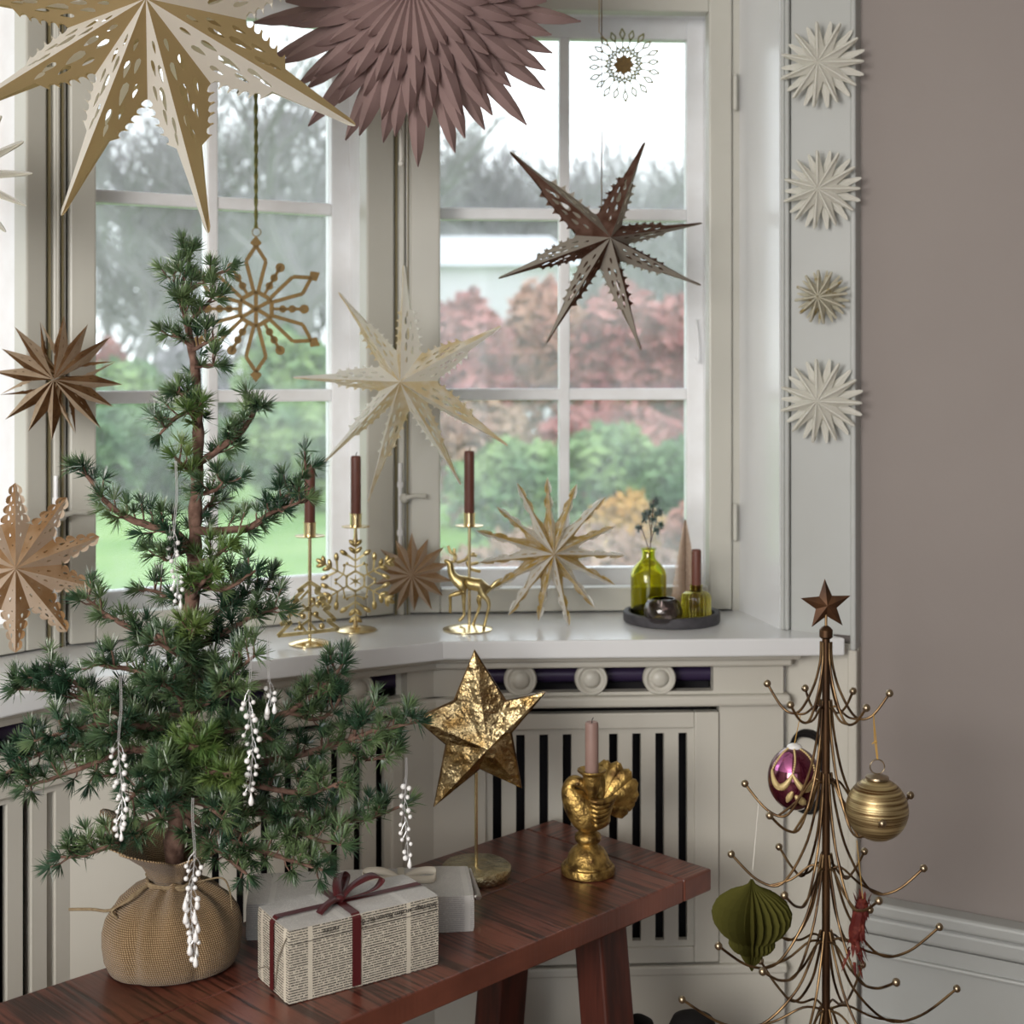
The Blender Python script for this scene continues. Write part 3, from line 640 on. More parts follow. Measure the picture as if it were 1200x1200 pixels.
for nm, pts in (('bow_loop', [(xs, ys, H1+.004), (xs+.025, ys+.004, H1+.022), (xs+.06, ys+.006, H1+.030), (xs+.078, ys+.004, H1+.022), (xs+.06, ys-.002, H1+.010), (xs+.02, ys-.002, H1+.006), (xs, ys, H1+.006)]),
                ('bow_loop', [(xs, ys, H1+.004), (xs+.01, ys+.03, H1+.018), (xs+.03, ys+.06, H1+.024), (xs+.042, ys+.062, H1+.014), (xs+.02, ys+.03, H1+.006), (xs, ys, H1+.005)]),
                ('bow_tail', [(xs, ys, H1+.008), (xs-.018, ys-.012, H1+.012), (xs-.04, ys-.024, H1+.008), (xs-.05, ys-.03, H1+.004)])):
    b = MB(); p_ = spline(pts, 5); sides = [Vector((.25*math.sin(i*.3), 1-.3*math.sin(i*.25), .35*math.sin(i*.2))) for i in range(len(p_))]
    if nm == 'bow_loop' and pts[1][1] > .02: sides = [Vector((1, -.3, .2)) for _ in p_]
    ribbon(b, p_, w_, sides); o_ = b.build(nm, M_RIB, gift, 60); sf = o_.modifiers.new('thick', 'SOLIDIFY'); sf.thickness = .0008
k_ = MB(); k_.ball((xs, ys, H1+.007), .009, 10, (1.1, .9, .75)); k_.build('knot', M_RIB, gift, 60)
# paper fold lines on the end and printed headline on the long side
fl_ = MB(); x_ = -L1/2-.0016
fl_.tube([(x_, -W1/2+.004, H1-.012), (x_-.001, -W1/2+.032, H1*.55), (x_, -W1/2+.046, .012)], .0009, 5); fl_.build('fold', mat('paper_shadow_fold', (.20, .17, .13, 1), .9), gift)
fl_ = MB(); fl_.tube([(x_, W1/2-.004, .016), (x_, W1/2-.035, .030), (x_, -.01, .032)], .0009, 5); fl_.build('fold', MATS['paper_shadow_fold'], gift)
M_INK = mat('black_ink', (.03, .027, .024, 1), .8)
def text_mesh(name, s, size, shear=0):
    cu = bpy.data.curves.new(name, 'FONT'); cu.body = s; cu.size = size; cu.extrude = .0002; cu.align_x = 'CENTER'; cu.align_y = 'CENTER'; cu.shear = shear; cu.resolution_u = 2
    o = bpy.data.objects.new(name, cu); COL.objects.link(o); dg = bpy.context.evaluated_depsgraph_get(); dg.update()
    me = bpy.data.meshes.new_from_object(o.evaluated_get(dg)); bpy.data.objects.remove(o, do_unlink=True); me.materials.clear(); me.materials.append(M_INK); me.name = name; return me
tm = text_mesh('headline', 'Sabotage an den Bosen für den', .0115)
link('headline', tm, None, gift, (.052, -W1/2-.0022, H1-.013), (PI/2, PI, 0))
tm = text_mesh('headline', 'richte', .012)
link('headline', tm, None, gift, (-.062, -W1/2-.0022, H1-.013), (PI/2, PI, 0))
rl = MB(); rl.box(-L1/2+.004, L1/2-.004, -W1/2-.0022, -W1/2-.0016, H1-.0225, H1-.0218); rl.build('ruled_line', M_INK, gift)
# rear present
L2, W2, H2 = .385, .145, .062; c2 = Vector((-.262, 2.445, BZ)); a2 = R(6)
gift2 = thing('wrapped_present', 'flat white newspaper present with a cream ribbon, behind the burgundy one', 'present', c2, a2, 'presents on the bench')
wrapped('wrapping', gift2, L2, W2, H2, M_NEWSW, seed=9)
fl_ = MB(); fl_.tube([(L2/2+.001, -W2/2+.006, H2-.004), (L2/2+.012, 0, H2*.5), (L2/2+.002, W2/2-.006, H2-.004)], [.002, .006, .002], 6); fl_.build('end_flap', M_NEWSW, gift2)
rb = MB(); xs2 = .07; ribbon(rb, [(xs2, -W2/2-.002, .003), (xs2, -W2/2-.002, H2), (xs2, -W2/2+.004, H2+.002), (xs2, W2/2-.004, H2+.002), (xs2, W2/2+.002, H2), (xs2, W2/2+.002, .003)], .012, (1, 0, 0)); rb.build('ribbon', M_RIBW, gift2)
for pts in ([(0, 0, .004), (-.03, .012, .016), (-.062, .02, .014), (-.066, .006, .008), (-.03, 0, .006), (0, 0, .005)], [(0, 0, .004), (.03, .012, .014), (.058, .006, .016), (.056, -.008, .008), (.03, -.006, .006), (0, 0, .005)]):
    b = MB(); p_ = spline([(xs2+p[0], p[1], H2+p[2]) for p in pts], 5); ribbon(b, p_, .013, (0, .6, 1)); o_ = b.build('bow_loop', M_RIBW, gift2, 60); o_.modifiers.new('thick', 'SOLIDIFY').thickness = .0008
for pts in ([(0, 0, .005), (-.04, -.02, .008), (-.10, -.035, .004), (-.13, -.03, .003)], [(0, 0, .006), (.018, -.03, .008), (.030, -.062, .004)]):
    b = MB(); p_ = spline([(xs2+p[0], p[1], H2+p[2]) for p in pts], 5); ribbon(b, p_, .012, (.2, 1, .3)); o_ = b.build('bow_tail', M_RIBW, gift2, 60); o_.modifiers.new('thick', 'SOLIDIFY').thickness = .0008
k_ = MB(); k_.ball((xs2, 0, H2+.007), .009, 10, (1.1, .9, .8)); k_.build('knot', M_RIBW, gift2, 60)

# ================================================================ GOLD STAR ON STAND
sc_ = on_bench(558, 1027); star = thing('star_stand', 'crinkled gold five pointed star on a thin rod and round base', 'star ornament', sc_)
def wob(a, r, z): return r*(1+.012*math.sin(5*a+z*90)+.008*math.sin(11*a)), z
b = MB(); b.lathe([(.05, 0), (.064, .001), (.066, .008), (.0655, .019), (.062, .0225), (.03, .023), (.002, .023)], 40, warp=wob); b.build('base', M_LEAFB, star, 50)
pxs = sc_.y/F
b = MB(); b.tube([(0, 0, .02), (0, 0, (1027-905)*pxs)], .0034, 10); b.build('rod', M_BRASS, star, 40)
def px_local(o, px, py): p = P(px, py, o.y)-o; return (p.x, p.z)
cx, cz_ = px_local(sc_, 572, 872)
tips = [(556, 763), (638, 811), (610, 922), (509, 944), (488, 842)]; inn = [(592, 822), (598, 858), (562, 899), (524, 872), (533, 822)]
tp_ = [px_local(sc_, *t) for t in tips]; in_ = [px_local(sc_, *t) for t in inn]
ring = []
for i in range(5): ring += [tp_[i], in_[i]]
b = MB(); vs = [(cx, -.032, cz_), (cx, .032, cz_)]; yo = .006
n10 = 10
# subdivided facets so the foil can be crumpled
def facet_grid(b, A, B_, C, n=6, amp=.0028):
    idx = {}; vs = []; fs = []
    for i in range(n+1):
        for j in range(n+1-i):
            k = n-i-j; p = (Vector(A)*i+Vector(B_)*j+Vector(C)*k)/n
            nv = noise.noise_vector(p*55)
            e_ = 0 if (i == 0 and False) else 1
            p = p+Vector((nv.x*.35, nv.y, nv.z*.35))*amp*e_
            idx[(i, j)] = len(vs); vs.append(p)
    for i in range(n):
        for j in range(n-i):
            fs.append((idx[(i, j)], idx[(i+1, j)], idx[(i, j+1)]))
            if (i+1, j+1) in idx: fs.append((idx[(i+1, j)], idx[(i+1, j+1)], idx[(i, j+1)]))
    b.add(vs, fs)
for i in range(10):
    p, q = ring[i], ring[(i+1) % 10]
    facet_grid(b, (cx, -.036, cz_), (p[0], -yo, p[1]), (q[0], -yo, q[1])); facet_grid(b, (cx, .036, cz_), (p[0], yo, p[1]), (q[0], yo, q[1]))
    b.add([(p[0], -yo, p[1]), (q[0], -yo, q[1]), (q[0], yo, q[1]), (p[0], yo, p[1])], [(0, 1, 2, 3)])
b.build('star', M_LEAF, star)
e = MB(); e.tube([(p[0], 0, p[1]) for p in ring], .0042, 6, closed=True); e.build('star_rim', M_IRON, star, 40)

# ================================================================ TURKEY CANDLE HOLDER
tc_ = on_bench(689, 1023); s = tc_.y/F; tk = thing('bird_candle_holder', 'antique gold turkey shaped candle holder with fanned tail on the bench end', 'candle holder', tc_)
def lz(py): return (1023-py)*s
b = MB(); b.lathe([(.047, 0), (.051, .002), (.052, .010), (.050, .016), (.046, .018), (.0455, .021), (.041, .024), (.037, .036), (.031, .046), (.022, .053), (.019, .056), (.019, .058), (.024, .062), (.0255, .068), (.024, .074), (.018, .079), (.012, .081)], 40)
b.build('base', M_GOLD, tk, 40)
def T(px, py, y=0): return ((px-689)*s, y, lz(py))
pts = [T(692, 975), T(688, 960), T(681, 945), T(672, 932), T(667, 922), T(672, 914), T(681, 916, -.006), T(690, 925, -.010), T(704, 958, 0), T(716, 955, 0)]
edg = [(0, 1), (1, 2), (2, 3), (3, 4), (4, 5), (5, 6), (6, 7), (1, 8), (8, 9)]
rad = [.022, 0.036, .036, .028, .019, .0155, .012, .0035, .027, .016]
me = skin_mesh('body', pts, edg, rad, M_GOLD, root=1); link('body', me, None, tk)
bk = MB(); bk.tube([T(686, 920, -.014), T(691, 924, -.016), T(694, 929, -.016)], [.005, .0032, .0006], 8); bk.build('beak', M_GOLD, tk, 60); ey = MB(); ey.ball(T(676, 916, -.017), .0028, 8); ey.build('eye', M_IRON, tk, 60)
# wing with feather scallops
wg = MB()
for i in range(6):
    y0 = 930+i*5.5; wg.tube(spline([T(690+i*1.0, y0+2, -.030), T(700, y0+4, -.034+i*.0012), T(712-i*.6, y0+3-i*.6, -.027+i*.0015), T(722-i*1.6, y0-1-i*1.2, -.016+i*.001)], 4), [.004, .0052, .0060, .0064, .0064, .0064, .0062, .006, .0058, .005, .004, .003, .0016], 7)
wg.build('wing', M_GOLD, tk, 60)
fb = Vector(T(706, 945, .008))
for k in range(8):
    a_ = R(101-k*17.5); ln = [.074, .080, .083, .083, .080, .073, .064, .054][k]
    dirv = Vector((math.cos(a_), .10, math.sin(a_))).normalized(); sd = Vector((-math.sin(a_), 0, math.cos(a_)))
    b = MB(); vs = []; n = 9
    for i in range(n+1):
        t = i/n; wd_ = .0035+.0115*math.sin(min(t*1.12, 1)*PI*.62)*(1 if t < .86 else math.sqrt(max(0, 1-((t-.86)/.14)**2))*.98+.02)
        p = fb+dirv*ln*t+Vector((0, .006*math.sin(k*1.3), 0))+Vector((0, .010*t*t, 0))
        for q in (-1, -.5, 0, .5, 1): vs.append(p+sd*wd_*q+Vector((0, -.006*(1-q*q)*(.4+.6*t), 0)))
    m_ = len(vs); fs = []
    for v_ in list(vs): vs.append(v_+Vector((0, .005, 0)))
    for i in range(n):
        for q in range(4):
            a0 = i*5+q; fs.append((a0, a0+1, a0+6, a0+5)); fs.append((m_+a0, m_+a0+5, m_+a0+6, m_+a0+1))
        for q in (0, 4): a0 = i*5+q; fs.append((a0, a0+5, m_+a0+5, m_+a0))
    fs.append((0, 1, m_+1, m_)); fs += [(n*5+q, n*5+q+1, m_+n*5+q+1, m_+n*5+q) for q in range(4)]
    b.add(vs, fs); b.build('tail_feather', M_GOLD, tk, 50)
cb_ = MB(); z0 = lz(926); zt = lz(901); cx_ = (693-689)*s
cb_.lathe([(.008, z0-.034), (.009, z0-.004), (.012, z0), (.016, z0+.015), (.0175, zt-.008), (.024, zt-.003), (.0275, zt), (.0275, zt+.003), (.024, zt+.002), (.0165, zt-.004), (.0155, zt-.022), (.001, zt-.022)], 28, (cx_, -.014, 0)); cb_.build('candle_cup', M_GOLD, tk, 40)
def candle(name, label, base, h_, r_, m, group, wick=True):
    t = thing(name, label, 'candle', base, 0, group); b = MB()
    b.lathe([(r_*.96, 0), (r_, .002), (r_, h_-.006), (r_*.93, h_-.0015), (r_*.8, h_), (r_*.3, h_-.0025), (.0008, h_-.003)], 24); b.build('wax', m, t, 40)
    if wick: MB().tube([(0, 0, h_-.004), (.0006, 0, h_+.004), (.003, 0, h_+.008)], .0009, 6).build('wick', M_WICK, t, 40)
    return t
candle('taper_candle', 'dusty rose candle in the cup of the golden turkey', tc_+Vector((cx_, -.014, zt-.0215)), lz(844)-zt+.022, .0128, M_PCAND, 'candles')

# ================================================================ CANDLE HOLDERS ON THE SILL
def holder_top(b, z, r=.030):
    b.lathe([(.003, z-.004), (r, z-.001), (r+.001, z+.001), (r-.002, z+.0015), (.012, z+.0012)], 32, cap=False)
def cup(z): return MB().lathe([(.0125, z), (.0125, z+.026), (.0142, z+.027), (.0142, z+.0285), (.0116, z+.0285), (.0116, z+.003), (.001, z+.003)], 24)
def bar(b, p, q, w_, t_=.003, y=0):
    p = Vector((p[0], 0, p[1])); q = Vector((q[0], 0, q[1])); d_ = (q-p); L_ = d_.length; d_.normalize(); n_ = Vector((-d_.z, 0, d_.x))
    w0, w1 = w_ if isinstance(w_, tuple) else (w_, w_); h_ = Vector((0, t_/2, 0)); c_ = Vector((0, y, 0))
    vs = [c_+e_ for e_ in (p-n_*w0/2-h_, p+n_*w0/2-h_, q+n_*w1/2-h_, q-n_*w1/2-h_, p-n_*w0/2+h_, p+n_*w0/2+h_, q+n_*w1/2+h_, q-n_*w1/2+h_)]
    b.add(vs, [(0, 1, 2, 3), (7, 6, 5, 4), (0, 4, 5, 1), (1, 5, 6, 2), (2, 6, 7, 3), (3, 7, 4, 0)])
def disc_base(t, r=.043):
    MB().lathe([(r-.002, 0), (r, .001), (r, .003), (r*.8, .006), (r*.4, .0095), (.006, .0115), (.001, .0115)], 36).build('base', M_BRASS, t, 40)
# 1 fir tree holder
o1 = on_sill(363, 755); s = o1.y/F; t1 = thing('candle_holder', 'brass candle holder with a pierced fir tree, nearest the conifer', 'candle holder', o1, R(8), 'brass candle holders on the sill'); disc_base(t1)
q_ = lambda x, y: ((x-363)*s, (755-y)*s)
b = MB(); ol = [(363, 682), (349, 692), (356, 691), (341, 704), (350, 702), (336, 717), (346, 715), (329, 731), (342, 728), (326, 744), (363, 741), (397, 738), (383, 727), (393, 727), (379, 713), (387, 713), (374, 701), (380, 701), (369, 690), (376, 690), (363, 682)]
for a_, b_ in zip(ol[:-1], ol[1:]): bar(b, q_(*a_), q_(*b_), .0072, .006)
b.build('tree_outline', M_BRASS_D, t1, 40)
b = MB()
for (x0, y0, x1, y1) in ((363, 690, 352, 702), (363, 700, 374, 712), (363, 710, 347, 722), (363, 718, 380, 728), (363, 726, 345, 738), (363, 730, 372, 740), (354, 708, 366, 720), (372, 705, 358, 716), (350, 728, 358, 740)):
    bar(b, q_(x0, y0), q_(x1, y1), .0048, .005)
for (x, y) in ((347, 703), (372, 708), (346, 716), (370, 720), (352, 735), (377, 734), (366, 703), (355, 722), (372, 694)): xx, zz = q_(x, y); b.ball((xx, 0, zz), .0065, 8, (1, .5, 1))
b.build('tree_filigree', M_BRASS_D, t1, 40)
zt1 = (755-628)*s
b = MB(); b.tube([(0, .001, .008), (0, .001, zt1)], .0038, 10); b.build('stem', M_BRASS, t1, 40)
b = MB(); holder_top(b, zt1); b.build('drip_tray', M_BRASS, t1, 40); cup(zt1).build('cup', M_BRASS, t1, 40)
candle('taper_candle', 'brown candle partly hidden by a conifer branch, in the fir tree holder', o1+Vector((0, 0, zt1+.0032)), (628-546)*s, .0112, M_BCAND, 'candles')
# 2 snowflake holder
o2 = on_sill(417, 739); s = o2.y/F; t2 = thing('candle_holder', 'brass candle holder with a large leafy snowflake, middle of three', 'candle holder', o2, R(6), 'brass candle holders on the sill'); disc_base(t2, .045)
q_ = lambda x, y: ((x-417)*s, (739-y)*s)
cx, cz_ = q_(416.5, 681); RS = 46*s
b = MB(); lv = MB()
for k in range(6):
    a_ = R(90+60*k); e_ = Vector((math.cos(a_), math.sin(a_))); n_ = Vector((-e_.y, e_.x)); c_ = Vector((cx, cz_))
    bar(b, c_+e_*.018, c_+e_*RS*.95, .0034, .004)
    for sg in (-1, 1):
        a2_ = c_+e_*RS*.52; bar(b, a2_, a2_+(e_*.7+n_*sg).normalized()*RS*.36, (.0035, .006), .004)
        bar(b, c_+e_*.030, c_+e_*.036+n_*sg*.016, .003, .004); p_ = c_+e_*.038+n_*sg*.018; b.ball((p_.x, 0, p_.y), .0035, 8)
        for fr in (.72, .9):
            p_ = c_+e_*RS*fr; q2 = p_+(e_*.75+n_*sg*.8).normalized()*.017; m2 = (p_+q2)/2
            lv.v; st0 = len(lv.v); lv.ball((0, 0, 0), 1, 8, (.0105, .003, .0052)); lv.xform(Matrix.Translation((m2.x, -.001, m2.y)) @ Matrix.Rotation(-math.atan2(q2.y-p_.y, q2.x-p_.x), 4, 'Y'), st0)
        p_ = c_+e_*RS*.52+(e_*.7+n_*sg).normalized()*RS*.36; st0 = len(lv.v); lv.ball((0, 0, 0), 1, 8, (.010, .003, .0055)); lv.xform(Matrix.Translation((p_.x, -.001, p_.y)) @ Matrix.Rotation(-(a_+sg*1.0), 4, 'Y'), st0)
    st0 = len(lv.v); lv.ball((0, 0, 0), 1, 8, (.013, .0035, .006)); p_ = c_+e_*RS*1.0; lv.xform(Matrix.Translation((p_.x, -.001, p_.y)) @ Matrix.Rotation(-a_, 4, 'Y'), st0)
    p0 = c_+Vector((math.cos(a_), math.sin(a_)))*.022; p1 = c_+Vector((math.cos(a_+R(60)), math.sin(a_+R(60))))*.022; bar(b, p0, p1, .0045, .004)
    bar(b, c_, c_+e_*.014, (.005, .001), .004)
b.build('snowflake_bars', M_BRASS_D, t2, 40); lv.build('snowflake_leaves', M_BRASS_D, t2, 40)
zt2 = (739-617)*s
b = MB(); b.tube([(cx, 0, .009), (cx, 0, cz_-RS*.9)], [.006, .004], 8); b.tube([(cx, 0, cz_+RS*.95), (cx*.4, 0, zt2)], [.005, .0032], 8); b.build('stem', M_BRASS, t2, 40)
b = MB(); holder_top(b, zt2); b.build('drip_tray', M_BRASS, t2, 40); cup(zt2).build('cup', M_BRASS, t2, 40)
candle('taper_candle', 'brown candle standing in the snowflake holder', o2+Vector((0, 0, zt2+.0032)), (617-536)*s, .0112, M_BCAND, 'candles')
# 3 deer holder
o3 = on_sill(548, 738); s = o3.y/F; t3 = thing('candle_holder', 'brass candle holder with a standing antlered deer, at the sill bend', 'candle holder', o3, 0, 'brass candle holders on the sill'); disc_base(t3, .054)
D = lambda x, y, yy=0: ((500+x/8.57-548)*s, yy, (738-(620+y/8.57))*s)
pts = [D(430, 560), D(350, 530), D(275, 500), D(238, 420), D(242, 345), D(175, 310), D(530, 560), D(590, 600), D(640, 595), D(700, 530), D(760, 490),   # 0-10
       D(360, 625, -.008), D(235, 660, -.010), D(240, 740, -.010), D(238, 840, -.010),      # raised foreleg 11-14
       D(370, 640, .008), D(372, 760, .008), D(375, 870, .008), D(320, 935, .006),          # foreleg 15-18
       D(560, 660, -.008), D(610, 690, -.009), D(630, 760, -.010), D(595, 900, -.010), D(575, 985, -.012),   # hind 19-23
       D(545, 660, .008), D(520, 720, .009), D(535, 780, .010), D(490, 900, .010), D(450, 1000, .012)]     # 24-28
edg = [(0, 1), (1, 2), (2, 3), (3, 4), (4, 5), (0, 6), (6, 7), (7, 8), (8, 9), (9, 10), (1, 11), (11, 12), (12, 13), (13, 14), (1, 15), (15, 16), (16, 17), (17, 18), (7, 19), (19, 20), (20, 21), (21, 22), (22, 23), (7, 24), (24, 25), (25, 26), (26, 27), (27, 28)]
rad = [.0155, .0165, .012, .0085, .0085, .004, .0155, .013, .005, .0045, .0012, .007, .0045, .0034, .0042, .0065, .0042, .0034, .0044, .0075, .006, .0038, .003, .0044, .0075, .006, .0038, .003, .0044]
link('deer', skin_mesh('deer', pts, edg, rad, M_BRASS_D, root=0), None, t3)
an = MB()
for pl, yy in ((((285, 330), (290, 260), (240, 230), (215, 165)), -.004), (((285, 330), (280, 250), (275, 190)), -.004), (((300, 340), (390, 310), (440, 270), (505, 270)), .004), (((390, 310), (425, 265), (430, 215)), .004), (((400, 330), (440, 400), (540, 430)), .004), (((420, 365), (470, 350), (520, 340)), .004), (((440, 270), (465, 255), (470, 235)), .004)):
    an.tube(spline([D(x, y, yy) for x, y in pl], 4), .0034, 7)
an.build('antlers', M_BRASS_D, t3, 40)
er = MB(); er.ball(D(275, 325, -.006), .006, 8, (1.2, .5, .6)); er.build('ear', M_BRASS_D, t3, 40)
zt3 = (738-616)*s; xs3 = (550-548)*s
b = MB(); b.tube([(xs3, .001, .008), (xs3, .001, zt3)], .0034, 10); b.build('stem', M_BRASS, t3, 40)
b = MB(); b.lathe([(.003, zt3-.004), (.030, zt3-.001), (.031, zt3+.001), (.028, zt3+.0015), (.012, zt3+.0012)], 32, (xs3, 0, 0), cap=False); b.build('drip_tray', M_BRASS, t3, 40)
c_ = cup(zt3).build('cup', M_BRASS, t3, 40); c_.location.x = xs3
candle('taper_candle', 'tall dark brown candle above the brass deer', o3+Vector((xs3, 0, zt3+.0032)), (616-530)*s, .0112, M_BCAND, 'candles')

# ================================================================ TRAY WITH GLASS
def mat_gl(name, col, rough=.03):
    m, nt, b, out = nt_new(name)
    b.inputs['Base Color'].default_value = col; b.inputs['Roughness'].default_value = rough; b.inputs['Transmission Weight'].default_value = 1; b.inputs['IOR'].default_value = 1.45
    return m
M_GGL = mat_gl('olive_glass', (.62, .60, .07, 1)); M_GGL2 = mat_gl('olive_ribbed_glass', (.60, .55, .12, 1)); M_MGL = mat_gl('mauve_cut_glass', (.62, .52, .50, 1))
M_SPRIG = mat('sprig_leaves', (.07, .13, .10, 1), .6, col2=(.20, .24, .24, 1), nscale=60); M_BRUSH = mat('beige_bristles', (.50, .38, .29, 1), .9, col2=(.62, .50, .40, 1), nscale=120)
M_BRUSHW = mat('brush_wire', (.12, .075, .05, 1), .6)
ot = Vector(((787-600)/F*3.155, 3.155, SILL)); RT = .108
tray = thing('round_tray', 'round charcoal tray holding green glass on the sill', 'tray', ot)
MB().lathe([(RT-.006, 0), (RT-.001, .002), (RT, .005), (RT, .022), (RT-.002, .024), (RT-.011, .024), (RT-.013, .022), (RT-.013, .008), (RT-.016, .007), (.001, .007)], 48).build('dish', M_STONE, tray, 40)
ft = MB(); ft.lathe([(RT-.02, -.0), (RT-.02, .002), (.001, .002)], 32); ft.build('foot', M_STONE, tray)
TZ = SILL+.0072
# bottle
ob = Vector(((760-600)/F*3.175, 3.175, TZ)); s = ob.y/F
bt = thing('green_bottle', 'shouldered olive green glass bottle on the tray', 'bottle', ob)
r_ = 21*s; z0 = 0; zsh = (716-660)*s; zn = (716-648)*s; ztp = (716-636)*s
prof = [(.001, 0), (r_*.9, 0), (r_, .004), (r_, zsh*.86), (r_*.93, zsh*.98), (r_*.70, zsh*1.10), (r_*.42, zn*.99), (r_*.36, zn*1.03), (r_*.36, ztp-.005), (r_*.44, ztp-.003), (r_*.44, ztp), (r_*.29, ztp)]
inn_ = [(r_*.29, zn*1.03), (r_*.36, zn*.985), (r_*.62, zsh*1.07), (r_*.84, zsh*.95), (r_*.90, zsh*.84), (r_*.90, .008), (r_*.6, .006), (.001, .006)]
MB().lathe(prof+inn_, 36, cap=False).build('glass', M_GGL, bt, 40)
# sprig in the bottle
sp = thing('conifer_sprig', 'small dark green sprig standing in the olive bottle', 'sprig', ob+Vector((0, 0, .0065)))
b = MB(); stems = [[(0, 0, .0), (.002, 0, .06), (.004, -.002, ztp), (.010, -.004, (716-590)*s), (.011, -.004, (716-582)*s)], [(.002, 0, ztp*.92), (-.006, .002, ztp+.012), (-.018, 0, (716-612)*s)], [(.004, 0, ztp+.004), (.014, 0, (716-616)*s), (.018, 0, (716-606)*s)], [(.006, 0, ztp+.02), (0, -.004, (716-600)*s)]]
for p_ in stems: b.tube(spline(p_, 4), .0011, 5)
b.build('stem', mat('sprig_stem', (.10, .06, .05, 1), .8), sp)
b = MB(); q = random.Random(4)
for (x, y) in ((764, 590), (769, 585), (755, 606), (770, 600), (773, 597), (749, 616), (769, 618), (774, 612), (762, 598), (757, 600), (765, 606)):
    c_ = Vector(((x-760)*s, q.uniform(-.008, .008), (716-y)*s))
    for i in range(44):
        v = Vector((q.gauss(0, 1), q.gauss(0, 1), q.gauss(.3, 1))).normalized(); u_, w_ = frame_axes(v); b.add([c_-u_*.0018, c_+u_*.0018, c_+v*.015], [(0, 1, 2)]); b.add([c_-w_*.0016, c_+w_*.0016, c_+v*.013], [(0, 1, 2)])
b.build('needles', M_SPRIG, sp)['kind'] = 'stuff'
# bottle brush tree
ob2 = Vector(((803-600)/F*3.195, 3.195, TZ)); s = ob2.y/F
bb = thing('bottle_brush_tree', 'small beige bottle brush tree behind the tray candle', 'decoration', ob2)
hb_ = (718-606)*s
MB().tube([(0, 0, 0), (0, 0, hb_)], .0018, 6).build('twisted_wire', M_BRUSHW, bb); MB().lathe([(.012, 0), (.013, .004), (.004, .010), (.002, .012)], 14).build('foot', M_BRUSHW, bb, 40)
b = MB(); q = random.Random(8); nt_ = 1500
for i in range(nt_):
    t = i/nt_; z = .012+(hb_-.012)*t; a_ = i*2.399; rr = (.036*(1-t)**.85+.0015)*q.uniform(.85, 1.05); p = Vector((0, 0, z)); e_ = Vector((math.cos(a_)*rr, math.sin(a_)*rr, z-.001)); n_ = Vector((0, 0, .0007))
    b.add([p-n_, p+n_, e_+n_, e_-n_], [(0, 1, 2, 3)])
b.build('bristles', M_BRUSH, bb)['kind'] = 'stuff'
# ribbed bottle with candle
ob3 = Vector(((816-600)/F*3.115, 3.115, TZ)); s = ob3.y/F
rbq = thing('ribbed_bottle', 'small ribbed olive glass holder under a short brown candle', 'glass holder', ob3)
rr = 17.0*s; hh = (729-693)*s; ribw = lambda a, r, z: (r*(1+.035*math.cos(22*a)*(1 if r > rr*.6 else 0)), z)
MB().lathe([(.001, 0), (rr*.92, 0), (rr, .003), (rr, hh*.78), (rr*.95, hh*.88), (rr*.75, hh*.96), (.0135, hh), (.0135, hh+.010), (.0150, hh+.011), (.0150, hh+.013), (.0118, hh+.013), (.0118, hh-.004), (rr*.70, hh*.90), (rr*.86, hh*.78), (rr*.86, .006), (.001, .005)], 88, cap=False, warp=ribw).build('glass', M_GGL2, rbq, 60)
candle('short_candle', 'short brown candle in the ribbed glass holder on the tray', ob3+Vector((0, 0, hh+.0005)), (693-645)*s, .0108, M_BCAND, 'candles', False)
# tealight holder
ob4 = Vector(((777-600)/F*3.085, 3.085, TZ)); s = ob4.y/F
tl = thing('tealight_glass', 'squat mauve cut glass tealight holder at the tray front', 'tealight holder', ob4)
rr = 22.5*s; hh = (727-697)*s; fac = lambda a, r, z: (r*(1+.05*abs(math.cos(7*a+z*60))*(1 if r > rr*.55 else 0)), z)
MB().lathe([(.001, 0), (rr*.62, 0), (rr*.86, hh*.14), (rr*.98, hh*.42), (rr*.96, hh*.62), (rr*.84, hh*.85), (rr*.66, hh*.98), (rr*.60, hh), (rr*.56, hh*.99), (rr*.70, hh*.80), (rr*.78, hh*.45), (rr*.6, hh*.2), (.001, hh*.16)], 84, cap=False, warp=fac).build('glass', M_MGL, tl, 50)

# ================================================================ PAPER STARS
PW = paper('white_paper', (.84, .84, .82, 1), (.86, .83, .76, 1), .42)
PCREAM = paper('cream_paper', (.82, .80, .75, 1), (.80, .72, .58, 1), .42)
PSHADE = paper('shaded_side_cream_paper', (.42, .33, .19, 1), (.52, .38, .18, 1), .45)  # cream paper again, with shade of one wing per point painted in amber
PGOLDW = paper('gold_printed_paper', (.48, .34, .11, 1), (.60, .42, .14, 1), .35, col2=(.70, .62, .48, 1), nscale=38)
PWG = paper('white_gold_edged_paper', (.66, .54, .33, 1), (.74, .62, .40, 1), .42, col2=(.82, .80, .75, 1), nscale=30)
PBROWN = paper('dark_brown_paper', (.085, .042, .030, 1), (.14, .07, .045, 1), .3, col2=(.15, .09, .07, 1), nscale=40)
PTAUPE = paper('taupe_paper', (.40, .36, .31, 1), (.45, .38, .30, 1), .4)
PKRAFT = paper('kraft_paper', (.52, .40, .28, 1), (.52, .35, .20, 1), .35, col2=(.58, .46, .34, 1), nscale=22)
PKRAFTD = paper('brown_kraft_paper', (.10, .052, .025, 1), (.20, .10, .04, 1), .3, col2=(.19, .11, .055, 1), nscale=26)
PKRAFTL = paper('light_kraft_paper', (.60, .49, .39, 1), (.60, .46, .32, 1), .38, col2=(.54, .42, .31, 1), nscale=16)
PKRAFTL2 = paper('brown_edge_kraft', (.30, .18, .09, 1), (.38, .22, .10, 1), .35, col2=(.42, .29, .18, 1), nscale=22)
